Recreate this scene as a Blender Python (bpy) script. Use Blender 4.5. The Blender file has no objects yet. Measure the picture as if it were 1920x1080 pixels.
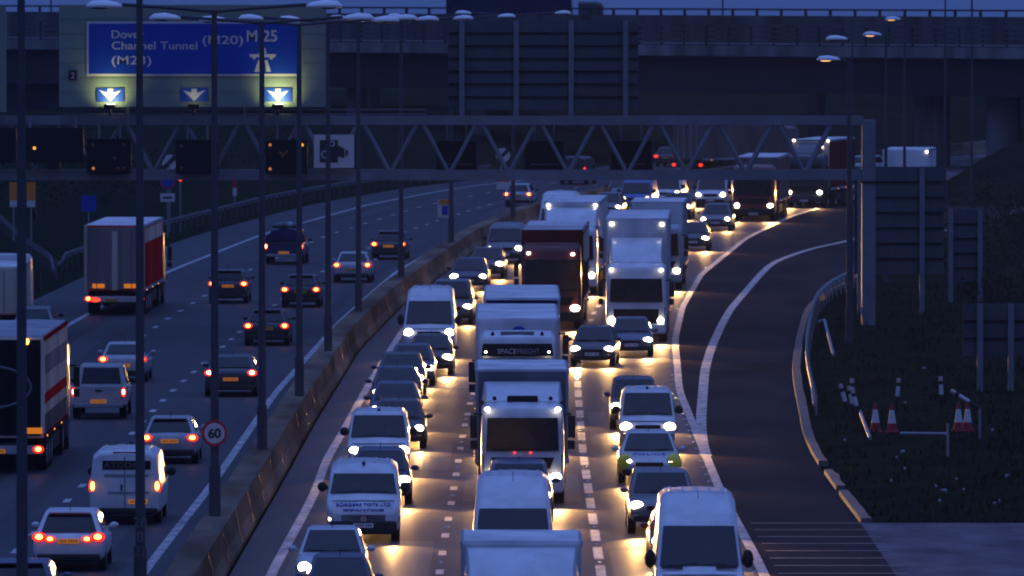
import bpy, math, random
from mathutils import Vector, Matrix
R = math.radians
random.seed(7)
sc = bpy.context.scene
C = sc.collection

# ------------------------------------------------------------------ camera
F, CAMH, Y0 = 18000.0, 15.0, -65.0        # focal length (1920 px frame), height over the road, vanishing row of the road
cd = bpy.data.cameras.new('camera'); cam = bpy.data.objects.new('camera', cd); C.objects.link(cam)
cd.sensor_width = 36.0; cd.lens = F / 1920 * 36.0
cam.location = (0, 0, CAMH)
cam.rotation_euler = (R(90) - math.atan((540 - Y0) / F), 0, 0)
cd.clip_start = 1.0; cd.clip_end = 40000
cd.dof.use_dof = True; cd.dof.focus_distance = 285; cd.dof.aperture_fstop = 4.5
sc.camera = cam

# ------------------------------------------------------------------ dusk sky and the last of the daylight
w = bpy.data.worlds.new('World'); sc.world = w; w.use_nodes = True
nt = w.node_tree; nt.nodes.clear()
out = nt.nodes.new('ShaderNodeOutputWorld'); bg = nt.nodes.new('ShaderNodeBackground')
sky = nt.nodes.new('ShaderNodeTexSky'); sky.sky_type = 'NISHITA'; sky.sun_disc = False
SUN_EL, SUN_ROT = R(1.5), R(200)
sky.sun_elevation = SUN_EL; sky.sun_rotation = SUN_ROT
tc = nt.nodes.new('ShaderNodeTexCoord'); mp = nt.nodes.new('ShaderNodeMapping'); mp.inputs['Location'].default_value = (0, 0, 0.10)
nt.links.new(tc.outputs['Generated'], mp.inputs['Vector']); nt.links.new(mp.outputs['Vector'], sky.inputs['Vector'])
bw = nt.nodes.new('ShaderNodeRGBToBW'); nt.links.new(sky.outputs['Color'], bw.inputs['Color'])
sep = nt.nodes.new('ShaderNodeSeparateXYZ'); nt.links.new(tc.outputs['Generated'], sep.inputs['Vector'])
rp = nt.nodes.new('ShaderNodeValToRGB'); nt.links.new(sep.outputs['Z'], rp.inputs['Fac'])
e = rp.color_ramp.elements
e[0].position = 0.0; e[0].color = (0.034, 0.072, 0.255, 1)
e[1].position = 1.0; e[1].color = (0.24, 0.43, 1.28, 1)
m_ = e.new(0.25); m_.color = (0.042, 0.078, 0.27, 1)
mx = nt.nodes.new('ShaderNodeMixRGB'); mx.blend_type = 'MULTIPLY'; mx.inputs['Fac'].default_value = 1.0
# cloud deck: the grey of the sky with a little of the clear sky's own variation
mr = nt.nodes.new('ShaderNodeMapRange'); mr.inputs['From Min'].default_value = 0; mr.inputs['From Max'].default_value = 6
mr.inputs['To Min'].default_value = 9.0; mr.inputs['To Max'].default_value = 11.0
nt.links.new(bw.outputs['Val'], mr.inputs['Value'])
nt.links.new(rp.outputs['Color'], mx.inputs['Color1']); nt.links.new(mr.outputs['Result'], mx.inputs['Color2'])
nt.links.new(mx.outputs['Color'], bg.inputs['Color']); bg.inputs['Strength'].default_value = 0.1
nt.links.new(bg.outputs['Background'], out.inputs['Surface'])

sd = bpy.data.lights.new('sun', 'SUN'); sd.energy = 0.015; sd.angle = R(20); sd.color = (1.0, 0.85, 0.75)
sun = bpy.data.objects.new('sun', sd); C.objects.link(sun)
sun.rotation_euler = (R(90) - R(8), 0, R(20))
sc.view_settings.view_transform = 'Standard'; sc.view_settings.look = 'None'
sc.view_settings.exposure = 0.0; sc.view_settings.gamma = 1.0
sc.cycles.use_denoising = True
sc.cycles.sample_clamp_indirect = 3.0
sc.cycles.max_bounces = 5; sc.cycles.caustics_reflective = False; sc.cycles.caustics_refractive = False
sc.cycles.filter_width = 1.9
sc.cycles.use_light_tree = True
BEAM = 66.0                                  # overall power of every headlight beam
HAZE = 0.00007

# ------------------------------------------------------------------ materials
def nodes_of(name):
    m = bpy.data.materials.new(name); m.use_nodes = True
    return m, m.node_tree, m.node_tree.nodes['Principled BSDF']
def mat(name, col, rough=0.5, metal=0.0, spec=0.5, coat=0.0, noise=0.12, scale=1.3, bump=0.0, stretch=(1, 1, 1), stops=(.3, .72)):
    m, t, b = nodes_of(name)
    b.inputs['Roughness'].default_value = rough; b.inputs['Metallic'].default_value = metal
    b.inputs['Specular IOR Level'].default_value = spec; b.inputs['Coat Weight'].default_value = coat
    if noise:
        c = t.nodes.new('ShaderNodeTexCoord'); mp = t.nodes.new('ShaderNodeMapping'); mp.inputs['Scale'].default_value = stretch
        n = t.nodes.new('ShaderNodeTexNoise'); n.inputs['Scale'].default_value = scale; n.inputs['Detail'].default_value = 6
        r = t.nodes.new('ShaderNodeValToRGB')
        k = noise
        r.color_ramp.elements[0].position, r.color_ramp.elements[1].position = stops
        r.color_ramp.elements[0].color = tuple(x * (1 - k) for x in col[:3]) + (1,)
        r.color_ramp.elements[1].color = tuple(min(1, x * (1 + k * .6)) for x in col[:3]) + (1,)
        t.links.new(c.outputs['Object'], mp.inputs['Vector']); t.links.new(mp.outputs['Vector'], n.inputs['Vector'])
        t.links.new(n.outputs['Fac'], r.inputs['Fac']); t.links.new(r.outputs['Color'], b.inputs['Base Color'])
        if bump:
            bp = t.nodes.new('ShaderNodeBump'); bp.inputs['Strength'].default_value = bump; bp.inputs['Distance'].default_value = 0.02
            t.links.new(n.outputs['Fac'], bp.inputs['Height']); t.links.new(bp.outputs['Normal'], b.inputs['Normal'])
    else:
        b.inputs['Base Color'].default_value = tuple(col[:3]) + (1,)
    return m
def glow(name, col, strength):
    m, t, b = nodes_of(name)
    b.inputs['Base Color'].default_value = tuple(min(1, c * .04) for c in col) + (1,)
    b.inputs['Emission Color'].default_value = tuple(col) + (1,); b.inputs['Emission Strength'].default_value = strength
    return m
def ground_mat(name, a, bcol, scale, rough, fine=40.0, bump=0.3, spec=0.5, streak=None):
    m, t, b = nodes_of(name)
    c = t.nodes.new('ShaderNodeTexCoord'); mp = t.nodes.new('ShaderNodeMapping')
    mp.inputs['Scale'].default_value = streak or (1, 1, 1)
    n = t.nodes.new('ShaderNodeTexNoise'); n.inputs['Scale'].default_value = scale; n.inputs['Detail'].default_value = 8
    r = t.nodes.new('ShaderNodeValToRGB'); r.color_ramp.elements[0].position = .32; r.color_ramp.elements[1].position = .7
    r.color_ramp.elements[0].color = tuple(a) + (1,); r.color_ramp.elements[1].color = tuple(bcol) + (1,)
    f = t.nodes.new('ShaderNodeTexNoise'); f.inputs['Scale'].default_value = fine; f.inputs['Detail'].default_value = 3
    bp = t.nodes.new('ShaderNodeBump'); bp.inputs['Strength'].default_value = bump; bp.inputs['Distance'].default_value = 0.01
    mr = t.nodes.new('ShaderNodeMapRange'); mr.inputs['To Min'].default_value = rough - .08; mr.inputs['To Max'].default_value = rough + .08
    t.links.new(c.outputs['Object'], mp.inputs['Vector']); t.links.new(mp.outputs['Vector'], n.inputs['Vector'])
    t.links.new(c.outputs['Object'], f.inputs['Vector'])
    t.links.new(n.outputs['Fac'], r.inputs['Fac']); t.links.new(r.outputs['Color'], b.inputs['Base Color'])
    t.links.new(f.outputs['Fac'], bp.inputs['Height']); t.links.new(bp.outputs['Normal'], b.inputs['Normal'])
    t.links.new(n.outputs['Fac'], mr.inputs['Value']); t.links.new(mr.outputs['Result'], b.inputs['Roughness'])
    b.inputs['Specular IOR Level'].default_value = 0.0
    gl = t.nodes.new('ShaderNodeBsdfGlossy'); mxs = t.nodes.new('ShaderNodeMixShader'); mxs.inputs['Fac'].default_value = spec
    t.links.new(mr.outputs['Result'], gl.inputs['Roughness']); t.links.new(bp.outputs['Normal'], gl.inputs['Normal'])
    ou = t.nodes['Material Output']; t.links.new(b.outputs['BSDF'], mxs.inputs[1]); t.links.new(gl.outputs['BSDF'], mxs.inputs[2]); t.links.new(mxs.outputs['Shader'], ou.inputs['Surface'])
    return m

M = {}
M['asphalt'] = ground_mat('asphalt', (.020, .020, .025), (.040, .039, .046), .22, .46, 60, .25, .11, (1, .12, 1))
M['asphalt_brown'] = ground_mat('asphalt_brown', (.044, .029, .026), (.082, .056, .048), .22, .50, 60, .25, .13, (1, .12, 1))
M['asphalt_patch'] = ground_mat('asphalt_patch', (.095, .072, .062), (.14, .11, .10), .5, .45, 60, .25, .13, (1, .12, 1))
M['seam_track'] = ground_mat('asphalt_worn', (.014, .014, .018), (.032, .031, .037), .12, .42, 60, .2, .12, (1, .06, 1))
M['seam'] = mat('tar_seam', (.012, .011, .011), .7, noise=.3, spec=.1)
M['asphalt_slip'] = ground_mat('asphalt_slip', (.030, .021, .020), (.052, .039, .037), .3, .6, 60, .35, .02, (1, .2, 1))
M['layby'] = ground_mat('layby_concrete', (.10, .078, .085), (.19, .155, .165), .8, .75, 25, .3, .02, (1, .35, 1))
M['grass_ground'] = ground_mat('grass_ground', (.009, .013, .009), (.022, .027, .015), .35, .95, 8, .8, .0)
M['bank'] = ground_mat('bank_earth', (.014, .013, .015), (.030, .027, .026), .15, .95, 3, .8, .0)
M['grass'] = mat('grass_blades', (.018, .030, .010), .9, noise=.5, scale=.8, spec=.1)
M['line'] = mat('road_paint', (.42, .40, .385), .6, noise=.6, scale=3.0, stretch=(1, .3, 1))
M['bar'] = mat('bar_paint', (.16, .14, .13), .7, noise=.4, scale=3.0)
M['concrete'] = mat('barrier_concrete', (.20, .148, .108), .9, noise=.5, scale=.55, bump=.2, stretch=(1, .22, 1), spec=0.0, stops=(.36, .68))
M['kerb'] = mat('kerb_concrete', (.15, .13, .12), .8, noise=.35, scale=2.0, spec=.2)
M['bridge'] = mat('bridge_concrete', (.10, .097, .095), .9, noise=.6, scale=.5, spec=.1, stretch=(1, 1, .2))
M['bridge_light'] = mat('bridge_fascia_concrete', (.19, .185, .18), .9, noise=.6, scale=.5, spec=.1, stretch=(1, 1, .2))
M['girder'] = mat('girder_steel', (.035, .035, .04), .8, noise=.3, scale=.3, spec=.1)
M['steel'] = mat('galvanised_steel', (.26, .27, .29), .55, noise=.2, scale=1.5, metal=.2)
M['pole'] = mat('column_paint', (.06, .062, .07), .6, noise=.2, scale=1.5, spec=.3)
M['lamp_shell'] = mat('lamp_shell', (.78, .78, .80), .4, noise=.08)
M['rail_dull'] = mat('weathered_rail_steel', (.10, .10, .105), .6, noise=.25, scale=2, spec=.2)  # darker steel for the left guard rails
M['rail'] = mat('guard_rail_steel', (.26, .25, .24), .45, noise=.2, scale=2, metal=.6)
M['gantry'] = mat('gantry_steel', (.17, .18, .195), .6, noise=.2, scale=1.0, spec=.3)
M['panel_grey'] = mat('sign_grey_panel', (.20, .24, .20), .7, noise=.12, scale=.5, spec=.2)
M['panel_back'] = mat('sign_back_aluminium', (.075, .095, .105), .7, noise=.4, scale=.6, spec=.2, stretch=(1, 1, .3))
M['sign_blue'] = mat('sign_blue', (.004, .045, .36), .5, noise=.06, spec=.3)
M['sign_white'] = mat('sign_white', (.60, .55, .52), .5, noise=.08, spec=.3)
M['sign_black'] = mat('sign_black', (.012, .012, .014), .5, noise=.1)
M['sign_red'] = mat('sign_red', (.50, .02, .02), .5, noise=.1)
M['sign_orange'] = mat('sign_orange', (.80, .22, .02), .5, noise=.1)
M['signal_black'] = mat('signal_black', (.008, .008, .010), .6, noise=.1, spec=.2)
M['glass'] = mat('dark_glass', (.010, .011, .013), .06, noise=0, spec=.6)
M['glass_blue'] = mat('tinted_glass', (.009, .010, .013), .07, noise=.9, scale=2.6, spec=.42)
M['rubber'] = mat('tyre_rubber', (.012, .012, .012), .85, noise=.2, spec=.2)
M['rim'] = mat('wheel_rim', (.28, .28, .29), .4, metal=.7, noise=.1)
M['plastic'] = mat('black_plastic', (.016, .016, .017), .6, noise=.15, spec=.3)
M['chrome'] = mat('chrome', (.55, .55, .57), .2, metal=.9, noise=.05)
M['plate_white'] = mat('plate_white', (.70, .70, .66), .5, noise=.05)
M['plate_yellow'] = mat('plate_yellow', (.75, .42, .03), .5, noise=.05)
M['plate_lit'] = glow('plate_lit_yellow', (1.0, .34, .03), .30)  # plate glows by itself in place of its small lamp
M['red_lens'] = glow('tail_lens', (1.0, .022, .006), 1.6)
M['red_dim'] = mat('unlit_red_lens', (.32, .012, .010), .25, noise=.05)
M['tail_core'] = glow('tail_bulb', (1.0, .40, .07), 9.0)
M['brake_core'] = glow('brake_bulb', (1.0, .55, .30), 9.0)
M['red_dot'] = glow('red_marker', (1.0, .05, .02), 2.2)
M['head'] = glow('headlight_lens', (1.0, .88, .66), 16.0)
M['head_warm'] = glow('headlight_warm_lens', (1.0, .70, .32), 6.0)
M['head_dim'] = glow('headlight_dim_lens', (1.0, .62, .22), 1.7)
M['marker'] = glow('marker_lamp', (1.0, .93, .80), 8.0)
M['amber'] = glow('amber_marker', (1.0, .36, .05), 1.4)
M['amber_small'] = glow('amber_signal', (1.0, .36, .10), .45)
M['amber_faint'] = glow('amber_signal_faint', (1.0, .45, .20), .012)
M['orange_reflector'] = glow('orange_reflector', (1.0, .28, .01), .55)  # returned light of the reflector boards, put in as their own glow
M['street_lit'] = glow('street_lamp_lens', (1.0, .50, .18), 1.6)
M['marker_pink'] = mat('post_pink_band', (.62, .42, .36), .5, noise=.1)
M['cone_red'] = mat('cone_red', (.30, .010, .014), .6, noise=.15)
M['litter'] = mat('litter_paper', (.34, .36, .37), .8, noise=.2)
M['leaf'] = mat('scrub_leaves', (.040, .042, .018), .9, noise=.5, scale=2.0, spec=.1)
M['bark'] = mat('scrub_stems', (.05, .04, .03), .9, noise=.3)
PAINT = {
 'white': (.62, .61, .61), 'white2': (.50, .50, .51), 'dirty_white': (.42, .42, .42), 'silver': (.34, .35, .36), 'grey': (.13, .14, .155),
 'dark': (.028, .03, .036), 'black': (.012, .012, .014), 'navy': (.018, .026, .075), 'midblue': (.035, .055, .12), 'blue': (.03, .10, .36), 'bluegrey': (.075, .09, .14),
 'redside': (.50, .020, .015), 'taupe': (.26, .215, .21), 'red': (.22, .010, .016), 'maroon': (.13, .02, .02), 'brown': (.17, .125, .115), 'cream': (.60, .50, .40), 'lime': (.85, .74, .02), 'lightgrey': (.32, .33, .35),
}
for k, v in PAINT.items():
    M['p_' + k] = mat('paint_' + k, v, .36, noise=.20, scale=1.6, coat=.25)
    M['b_' + k] = mat('panel_' + k, v, .6, noise=.32, scale=.8, spec=0.0, stretch=(1, 1, .25))

# ------------------------------------------------------------------ mesh helpers
class MB:
    def __init__(s): s.v = []; s.f = []; s.m = []; s.mi = 0
    def face(s, idx): s.f.append(tuple(idx)); s.m.append(s.mi)
    def box(s, c, d, taper=1.0, tx=None):
        x, y, z = c; a, b, h = d[0] / 2, d[1] / 2, d[2] / 2; i = len(s.v); tx = taper if tx is None else tx
        for zz, kx, ky in ((-h, 1, 1), (h, tx, taper)):
            s.v += [(x - a * kx, y - b * ky, z + zz), (x + a * kx, y - b * ky, z + zz), (x + a * kx, y + b * ky, z + zz), (x - a * kx, y + b * ky, z + zz)]
        for q in ((0, 3, 2, 1), (4, 5, 6, 7), (0, 1, 5, 4), (1, 2, 6, 5), (2, 3, 7, 6), (3, 0, 4, 7)): s.face([i + k for k in q])
        return s
    def cyl(s, p, q, r0, r1=None, n=10):
        r1 = r0 if r1 is None else r1
        p = Vector(p); q = Vector(q); d = (q - p).normalized()
        a = d.orthogonal().normalized(); b = d.cross(a); i = len(s.v)
        for k in range(n):
            u = a * math.cos(2 * math.pi * k / n) + b * math.sin(2 * math.pi * k / n)
            s.v.append(tuple(p + u * r0)); s.v.append(tuple(q + u * r1))
        for k in range(n):
            j = (k + 1) % n; s.face((i + 2 * k, i + 2 * j, i + 2 * j + 1, i + 2 * k + 1))
        s.face([i + 2 * k for k in range(n)][::-1]); s.face([i + 2 * k + 1 for k in range(n)])
        return s
    def ball(s, c, r, n=12, m=7):
        i = len(s.v); x, y, z = c; rx, ry, rz = r if hasattr(r, '__len__') else (r, r, r)
        for k in range(1, m):
            t = math.pi * k / m
            for j in range(n):
                a = 2 * math.pi * j / n
                s.v.append((x + rx * math.sin(t) * math.cos(a), y + ry * math.sin(t) * math.sin(a), z + rz * math.cos(t)))
        top = len(s.v); s.v.append((x, y, z + rz)); s.v.append((x, y, z - rz))
        for k in range(m - 2):
            for j in range(n):
                j2 = (j + 1) % n
                s.face((i + k * n + j, i + (k + 1) * n + j, i + (k + 1) * n + j2, i + k * n + j2))
        for j in range(n):
            j2 = (j + 1) % n
            s.face((top, i + j, i + j2)); s.face((top + 1, i + (m - 2) * n + j2, i + (m - 2) * n + j))
        return s
    def loft(s, rings, cap=True):
        n = len(rings[0]); i = len(s.v)
        for r in rings: s.v += [tuple(p) for p in r]
        for k in range(len(rings) - 1):
            for j in range(n):
                j2 = (j + 1) % n
                s.face((i + k * n + j, i + k * n + j2, i + (k + 1) * n + j2, i + (k + 1) * n + j))
        if cap:
            s.face([i + j for j in range(n)][::-1]); s.face([i + (len(rings) - 1) * n + j for j in range(n)])
        return s
    def slab(s, q, t, off=0.0):
        """a thin plate on four (or more) corner points, t thick, lifted off along the face normal"""
        P = [Vector(p) for p in q]; nrm = (P[1] - P[0]).cross(P[-1] - P[0]).normalized()
        a = [tuple(p + nrm * off) for p in P]; b = [tuple(p + nrm * (off + t)) for p in P]
        n = len(P); i = len(s.v); s.v += a + b
        s.face([i + k for k in range(n)][::-1]); s.face([i + n + k for k in range(n)])
        for k in range(n):
            j = (k + 1) % n; s.face((i + k, i + j, i + n + j, i + n + k))
        return s
    def prism(s, prof, y0, y1):
        """(x, z) outline pushed along y"""
        n = len(prof); i = len(s.v)
        s.v += [(x, y0, z) for x, z in prof] + [(x, y1, z) for x, z in prof]
        s.face([i + k for k in range(n)]); s.face([i + n + k for k in range(n)][::-1])
        for k in range(n):
            j = (k + 1) % n; s.face((i + j, i + k, i + n + k, i + n + j))
        return s
    def strip(s, left, right, z=0.0):
        i = len(s.v); n = len(left)
        for a, b in zip(left, right): s.v.append((a[0], a[1], z)); s.v.append((b[0], b[1], z))
        for k in range(n - 1): s.face((i + 2 * k, i + 2 * k + 1, i + 2 * k + 3, i + 2 * k + 2))
        return s
    def build(s, name, mats, parent=None, smooth=False, bevel=0.0, seg=2, subsurf=0, normals=True):
        me = bpy.data.meshes.new(name); me.from_pydata(s.v, [], s.f)
        mats = mats if isinstance(mats, (list, tuple)) else [mats]
        for m in mats: me.materials.append(m)
        if len(mats) > 1: me.polygons.foreach_set('material_index', s.m)
        if smooth: me.polygons.foreach_set('use_smooth', [True] * len(me.polygons))
        me.update()
        o = bpy.data.objects.new(name, me); C.objects.link(o)
        if parent is not None: o.parent = parent
        if normals:
            import bmesh
            b = bmesh.new(); b.from_mesh(me); bmesh.ops.recalc_face_normals(b, faces=b.faces); b.to_mesh(me); b.free()
        if bevel:
            md = o.modifiers.new('bevel', 'BEVEL'); md.width = bevel; md.segments = seg; md.limit_method = 'ANGLE'; md.angle_limit = R(28)
        if subsurf:
            md = o.modifiers.new('subsurf', 'SUBSURF'); md.levels = subsurf; md.render_levels = subsurf
        return o
def tag(o, label=None, cat=None, group=None, kind=None):
    if label: o['label'] = label
    if cat: o['category'] = cat
    if group: o['group'] = group
    if kind: o['kind'] = kind
    return o
def thing(name, label, cat, loc=(0, 0, 0), rz=0.0, group=None):
    o = bpy.data.objects.new(name, None); C.objects.link(o); o.location = loc; o.rotation_euler = (0, 0, rz); o.empty_display_size = .3
    return tag(o, label, cat, group)
def copy_tree(o, parent=None):
    c = o.copy(); C.objects.link(c); c.parent = parent
    for ch in list(o.children): copy_tree(ch, c)
    return c
def words_on(name, body, size, m, parent, loc, rot=(R(90), 0, 0), width=None, align='LEFT', thick=.004, bold=.0):
    cu = bpy.data.curves.new(name, 'FONT'); cu.body = body; cu.size = size; cu.align_x = align; cu.extrude = thick; cu.offset = bold
    t = bpy.data.objects.new('tmp', cu); C.objects.link(t)
    dg = bpy.context.evaluated_depsgraph_get(); me = bpy.data.meshes.new_from_object(t.evaluated_get(dg)); me.name = name
    wid = max(1e-6, max(v.co.x for v in me.vertices) - min(v.co.x for v in me.vertices))
    bpy.data.objects.remove(t); bpy.data.curves.remove(cu)
    me.materials.clear(); me.materials.append(m)
    o = bpy.data.objects.new(name, me); C.objects.link(o); o.parent = parent; o.location = loc; o.rotation_euler = rot
    if width: o.scale = (width / wid, 1, 1)
    return o
def sc_at(y, z=0.0): return (y - Y0) / (CAMH - z)          # pixels per metre of a point at height z seen in row y
def at(px, y, z=0.0):
    s = sc_at(y, z); return Vector(((px - 960) / s, F / s, z))
def at_s(px, s, z=0.0): return Vector(((px - 960) / s, F / s, z))
def z_of(y, s): return CAMH - (y - Y0) / s
# smooth polylines along the road, X as a function of Y
class Line:
    def __init__(s, pts):
        pts = sorted((p[1], p[0]) for p in pts); s.y = [p[0] for p in pts]; s.x = [p[1] for p in pts]
    def raw(s, y):
        Y, X = s.y, s.x
        if y <= Y[0]: k = 0
        elif y >= Y[-1]: k = len(Y) - 2
        else:
            k = max(i for i in range(len(Y) - 1) if Y[i] <= y)
        t = (y - Y[k]) / (Y[k + 1] - Y[k]); return X[k] + (X[k + 1] - X[k]) * t
    def __call__(s, y):                                    # a moving average rounds the corners
        wnd = 13.0; n = 9
        return sum(s.raw(y + wnd * (i - n // 2) / n) for i in range(n)) / n
    def heading(s, y): return math.atan2(s(y + 5) - s(y - 5), 10.0)
    def off(s, d): return Line([(s(y) + d * math.cos(s.heading(y)), y - d * math.sin(s.heading(y))) for y in range(int(s.y[0]), int(s.y[-1]) + 1, 12)])
def px_line(pts, extra=()): return Line([tuple(at(*p)[:2]) for p in pts] + list(extra))

D_line = Line([(-9.6, 120), (-9.4, 180), (-9.07, 240), (-8.66, 278), (-8.3, 337), (-7.27, 403), (-6.1, 452), (-5.6, 471), (-2.78, 534), (2.1, 601), (7.5, 646), (17.5, 698), (31.4, 757), (52.5, 826), (90, 910)])
F1_line = Line([(6.4, 120), (6.3, 180), (6.2, 240), (5.95, 272), (5.93, 300), (5.9, 338), (6.54, 385), (7.48, 421), (9.2, 466), (12.9, 528), (16.8, 575), (21.2, 612), (27, 650), (36.5, 700), (50, 760), (70, 830), (104, 910)])
A_line = D_line.off(-11.2); B_line = D_line.off(-3.7); C_line = D_line.off(-7.45)
far = lambda d, y0=395: [(p, q) for p, q in zip(F1_line.off(d).x, F1_line.off(d).y) if q > y0]
L_line = px_line([(507, 1079), (588, 930), (612, 862), (642, 812), (692, 720), (755, 619)], [(-6.1, 120), (-6.0, 200)] + far(-11.25, 405))
E1_line = px_line([(825, 1072), (829, 1037), (846, 945), (867, 819), (881, 756)], [(-2.0, 120), (-1.9, 200)] + far(-7.5, 400))
E2_line = px_line([(1126, 1068), (1107, 943), (1092, 840), (1084, 735), (1082, 702), (1112, 587)], [(2.2, 120), (2.2, 200)] + far(-3.75, 425))
F2_line = px_line([(1331, 872), (1320, 845), (1315, 815), (1315, 783), (1318, 740), (1322, 693), (1333, 655), (1353, 610), (1370, 580), (1400, 545), (1425, 516), (1446, 495), (1480, 480), (1530, 464), (1579, 455)], [(24.5, 570), (34, 640), (50, 720)])
K_line = px_line([(1615, 982), (1600, 965), (1565, 917), (1526, 861), (1505, 817), (1494, 755), (1486, 710), (1486, 672), (1494, 630), (1507, 585), (1530, 560)], [(9.6, 180), (9.6, 120), (16.4, 460), (21.3, 518), (28.5, 570), (38.5, 640), (55, 720)])
W_line = px_line([(425, 1075), (527, 900), (585, 795), (670, 657), (753, 572), (857, 494), (898, 464)], [(-7.6, 120), (-7.3, 190), (1.2, 560), (6.0, 605), (13.5, 660), (21.5, 700), (35, 757), (56, 826), (92, 905)])
# ------------------------------------------------------------------ the setting: land, carriageways, markings
def sstep(a, b, x): t = min(1, max(0, (x - a) / (b - a))); return t * t * (3 - 2 * t)
def hash2(i, j): return (math.sin(i * 12.9898 + j * 78.233) * 43758.5453) % 1.0
def vnoise(x, y):
    i, j = math.floor(x), math.floor(y); u, v = x - i, y - j; u = u * u * (3 - 2 * u); v = v * v * (3 - 2 * v)
    return (hash2(i, j) * (1 - u) + hash2(i + 1, j) * u) * (1 - v) + (hash2(i, j + 1) * (1 - u) + hash2(i + 1, j + 1) * u) * v
def ground_z(x, y):
    z = -0.10
    a = A_line(y) - 7.0; k = max(K_line(min(y, 720)) + (max(0, y - 720)) * .5, F1_line(y)) + 2.0
    if x < a: z += sstep(0, 26, a - x) * 3.2 * sstep(330, 480, y) + .25 * sstep(0, 8, a - x) * vnoise(x * .3, y * .1)
    if x > k:
        z += .12 * vnoise(x * .5, y * .3) + .02
        z += sstep(4, 30, x - k) * 2.6 * sstep(400, 560, y)
    if y > 600: z = max(z, -.1 + sstep(1.5, 9, x - F1_line(y)) * 3.4 * sstep(608, 640, y))
    if y < 262 and x > K_line(y) - 1: z = -.16
    if y > 900: z -= (y - 900) * 0.0125
    return z
ys = [-40 + 20 * i for i in range(6)] + [80 + 4 * i for i in range(206)] + [910 + 60 * i for i in range(8)] + [1500, 2000, 3000, 4500, 6200]
xs = [-2500, -800, -300, -160] + [-100 + 4 * i for i in range(20)] + [-20 + 1.5 * i for i in range(60)] + [72 + 6 * i for i in range(12)] + [160, 260, 400, 900, 2500]
g = MB()
for y in ys:
    for x in xs: g.v.append((x, y, ground_z(x, y) if abs(x) < 500 else -0.1 - max(0, y - 900) * .0125))
nx = len(xs)
for j in range(len(ys) - 1):
    for i in range(nx - 1): g.face((j * nx + i, j * nx + i + 1, (j + 1) * nx + i + 1, (j + 1) * nx + i))
tag(g.build('ground', M['grass_ground'], smooth=True, normals=False), kind='structure')

Y_ALL = [100 + 6 * i for i in range(134)]
def ribbon(name, la, lb, da, db, z, m, y0=100, y1=772, step=6):
    Y = [y0 + step * i for i in range(int((y1 - y0) / step) + 1)]
    b = MB(); b.strip([(la(y) + da, y) for y in Y], [(lb(y) + db, y) for y in Y], z)
    return tag(b.build(name, m, smooth=True, normals=False), kind='structure')
ribbon('carriageway', A_line, W_line, -3.6, -.4, 0.0, M['asphalt'])                 # three lanes going away and the hard shoulder
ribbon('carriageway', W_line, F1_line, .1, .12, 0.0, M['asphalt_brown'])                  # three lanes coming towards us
ribbon('slip_road', F1_line, K_line, .12, 0, 0.0, M['asphalt_slip'], y1=600)
Yl = [130 + 4 * i for i in range(33)]
b = MB(); b.strip([(K_line(y), y) for y in Yl], [(24.0, y) for y in Yl], 0.004); tag(b.build('layby', M['layby'], normals=False), kind='structure')

mk = [0]
def solid(line, w, z=.010, y0=110, y1=768):
    return ribbon('lane_marking', line, line, -w / 2, w / 2, z, M['line'], y0, y1, 4)
solid(A_line, .24); solid(D_line, .24); solid(L_line, .26); solid(F1_line, .26); solid(F2_line, .34, z=.014, y0=293, y1=556)
def dashes(line, w, start, step, length, y0, y1):
    b = MB(); k = math.floor((y0 - start) / step); y = start + k * step
    while y < y1:
        if y > y0:
            a, c = y - length / 2, y + length / 2
            i = len(b.v)
            b.v += [(line(a) - w / 2, a, .010), (line(a) + w / 2, a, .010), (line(c) + w / 2, c, .010), (line(c) - w / 2, c, .010)]; b.face((i, i + 1, i + 2, i + 3))
        y += step
    return tag(b.build('lane_marking', M['line'], normals=False), kind='structure')
dashes(B_line, .20, 268.7, 7.75, 1.9, 110, 768); dashes(C_line, .20, 388.5, 9.4, 2.1, 110, 768)
dashes(E1_line, .20, 275, 7.6, 1.9, 110, 768); dashes(E2_line, .24, 275, 7.6, 5.1, 110, 400); dashes(E2_line, .20, 414, 8.5, 3.0, 405, 768)
b = MB()                                                                             # raised ribs across the slip road
for k in range(36):
    y = 257.8 - 3.05 * k
    i = len(b.v); x0, x1 = F1_line(y) + .35, K_line(y) + .3
    b.v += [(x0, y - .14, .012), (x1, y - .14, .012), (x1, y + .14, .012), (x0, y + .14, .012)]; b.face((i, i + 1, i + 2, i + 3))
tag(b.build('rumble_bars', M['bar'], normals=False), kind='structure')
studs = MB()
for ln, st, step in ((E1_line, 271.2, 15.2), (E2_line, 271.2, 7.6), (F1_line, 275, 3.8)):
    y = st - step * int((st - 200) / step)
    while y < 520:
        studs.box((ln(y) + (0 if ln is not F1_line else -.22), y, .018), (.10, .12, .016), .7); y += step
tag(studs.build('road_studs', M['chrome'], normals=False), kind='structure')

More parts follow.
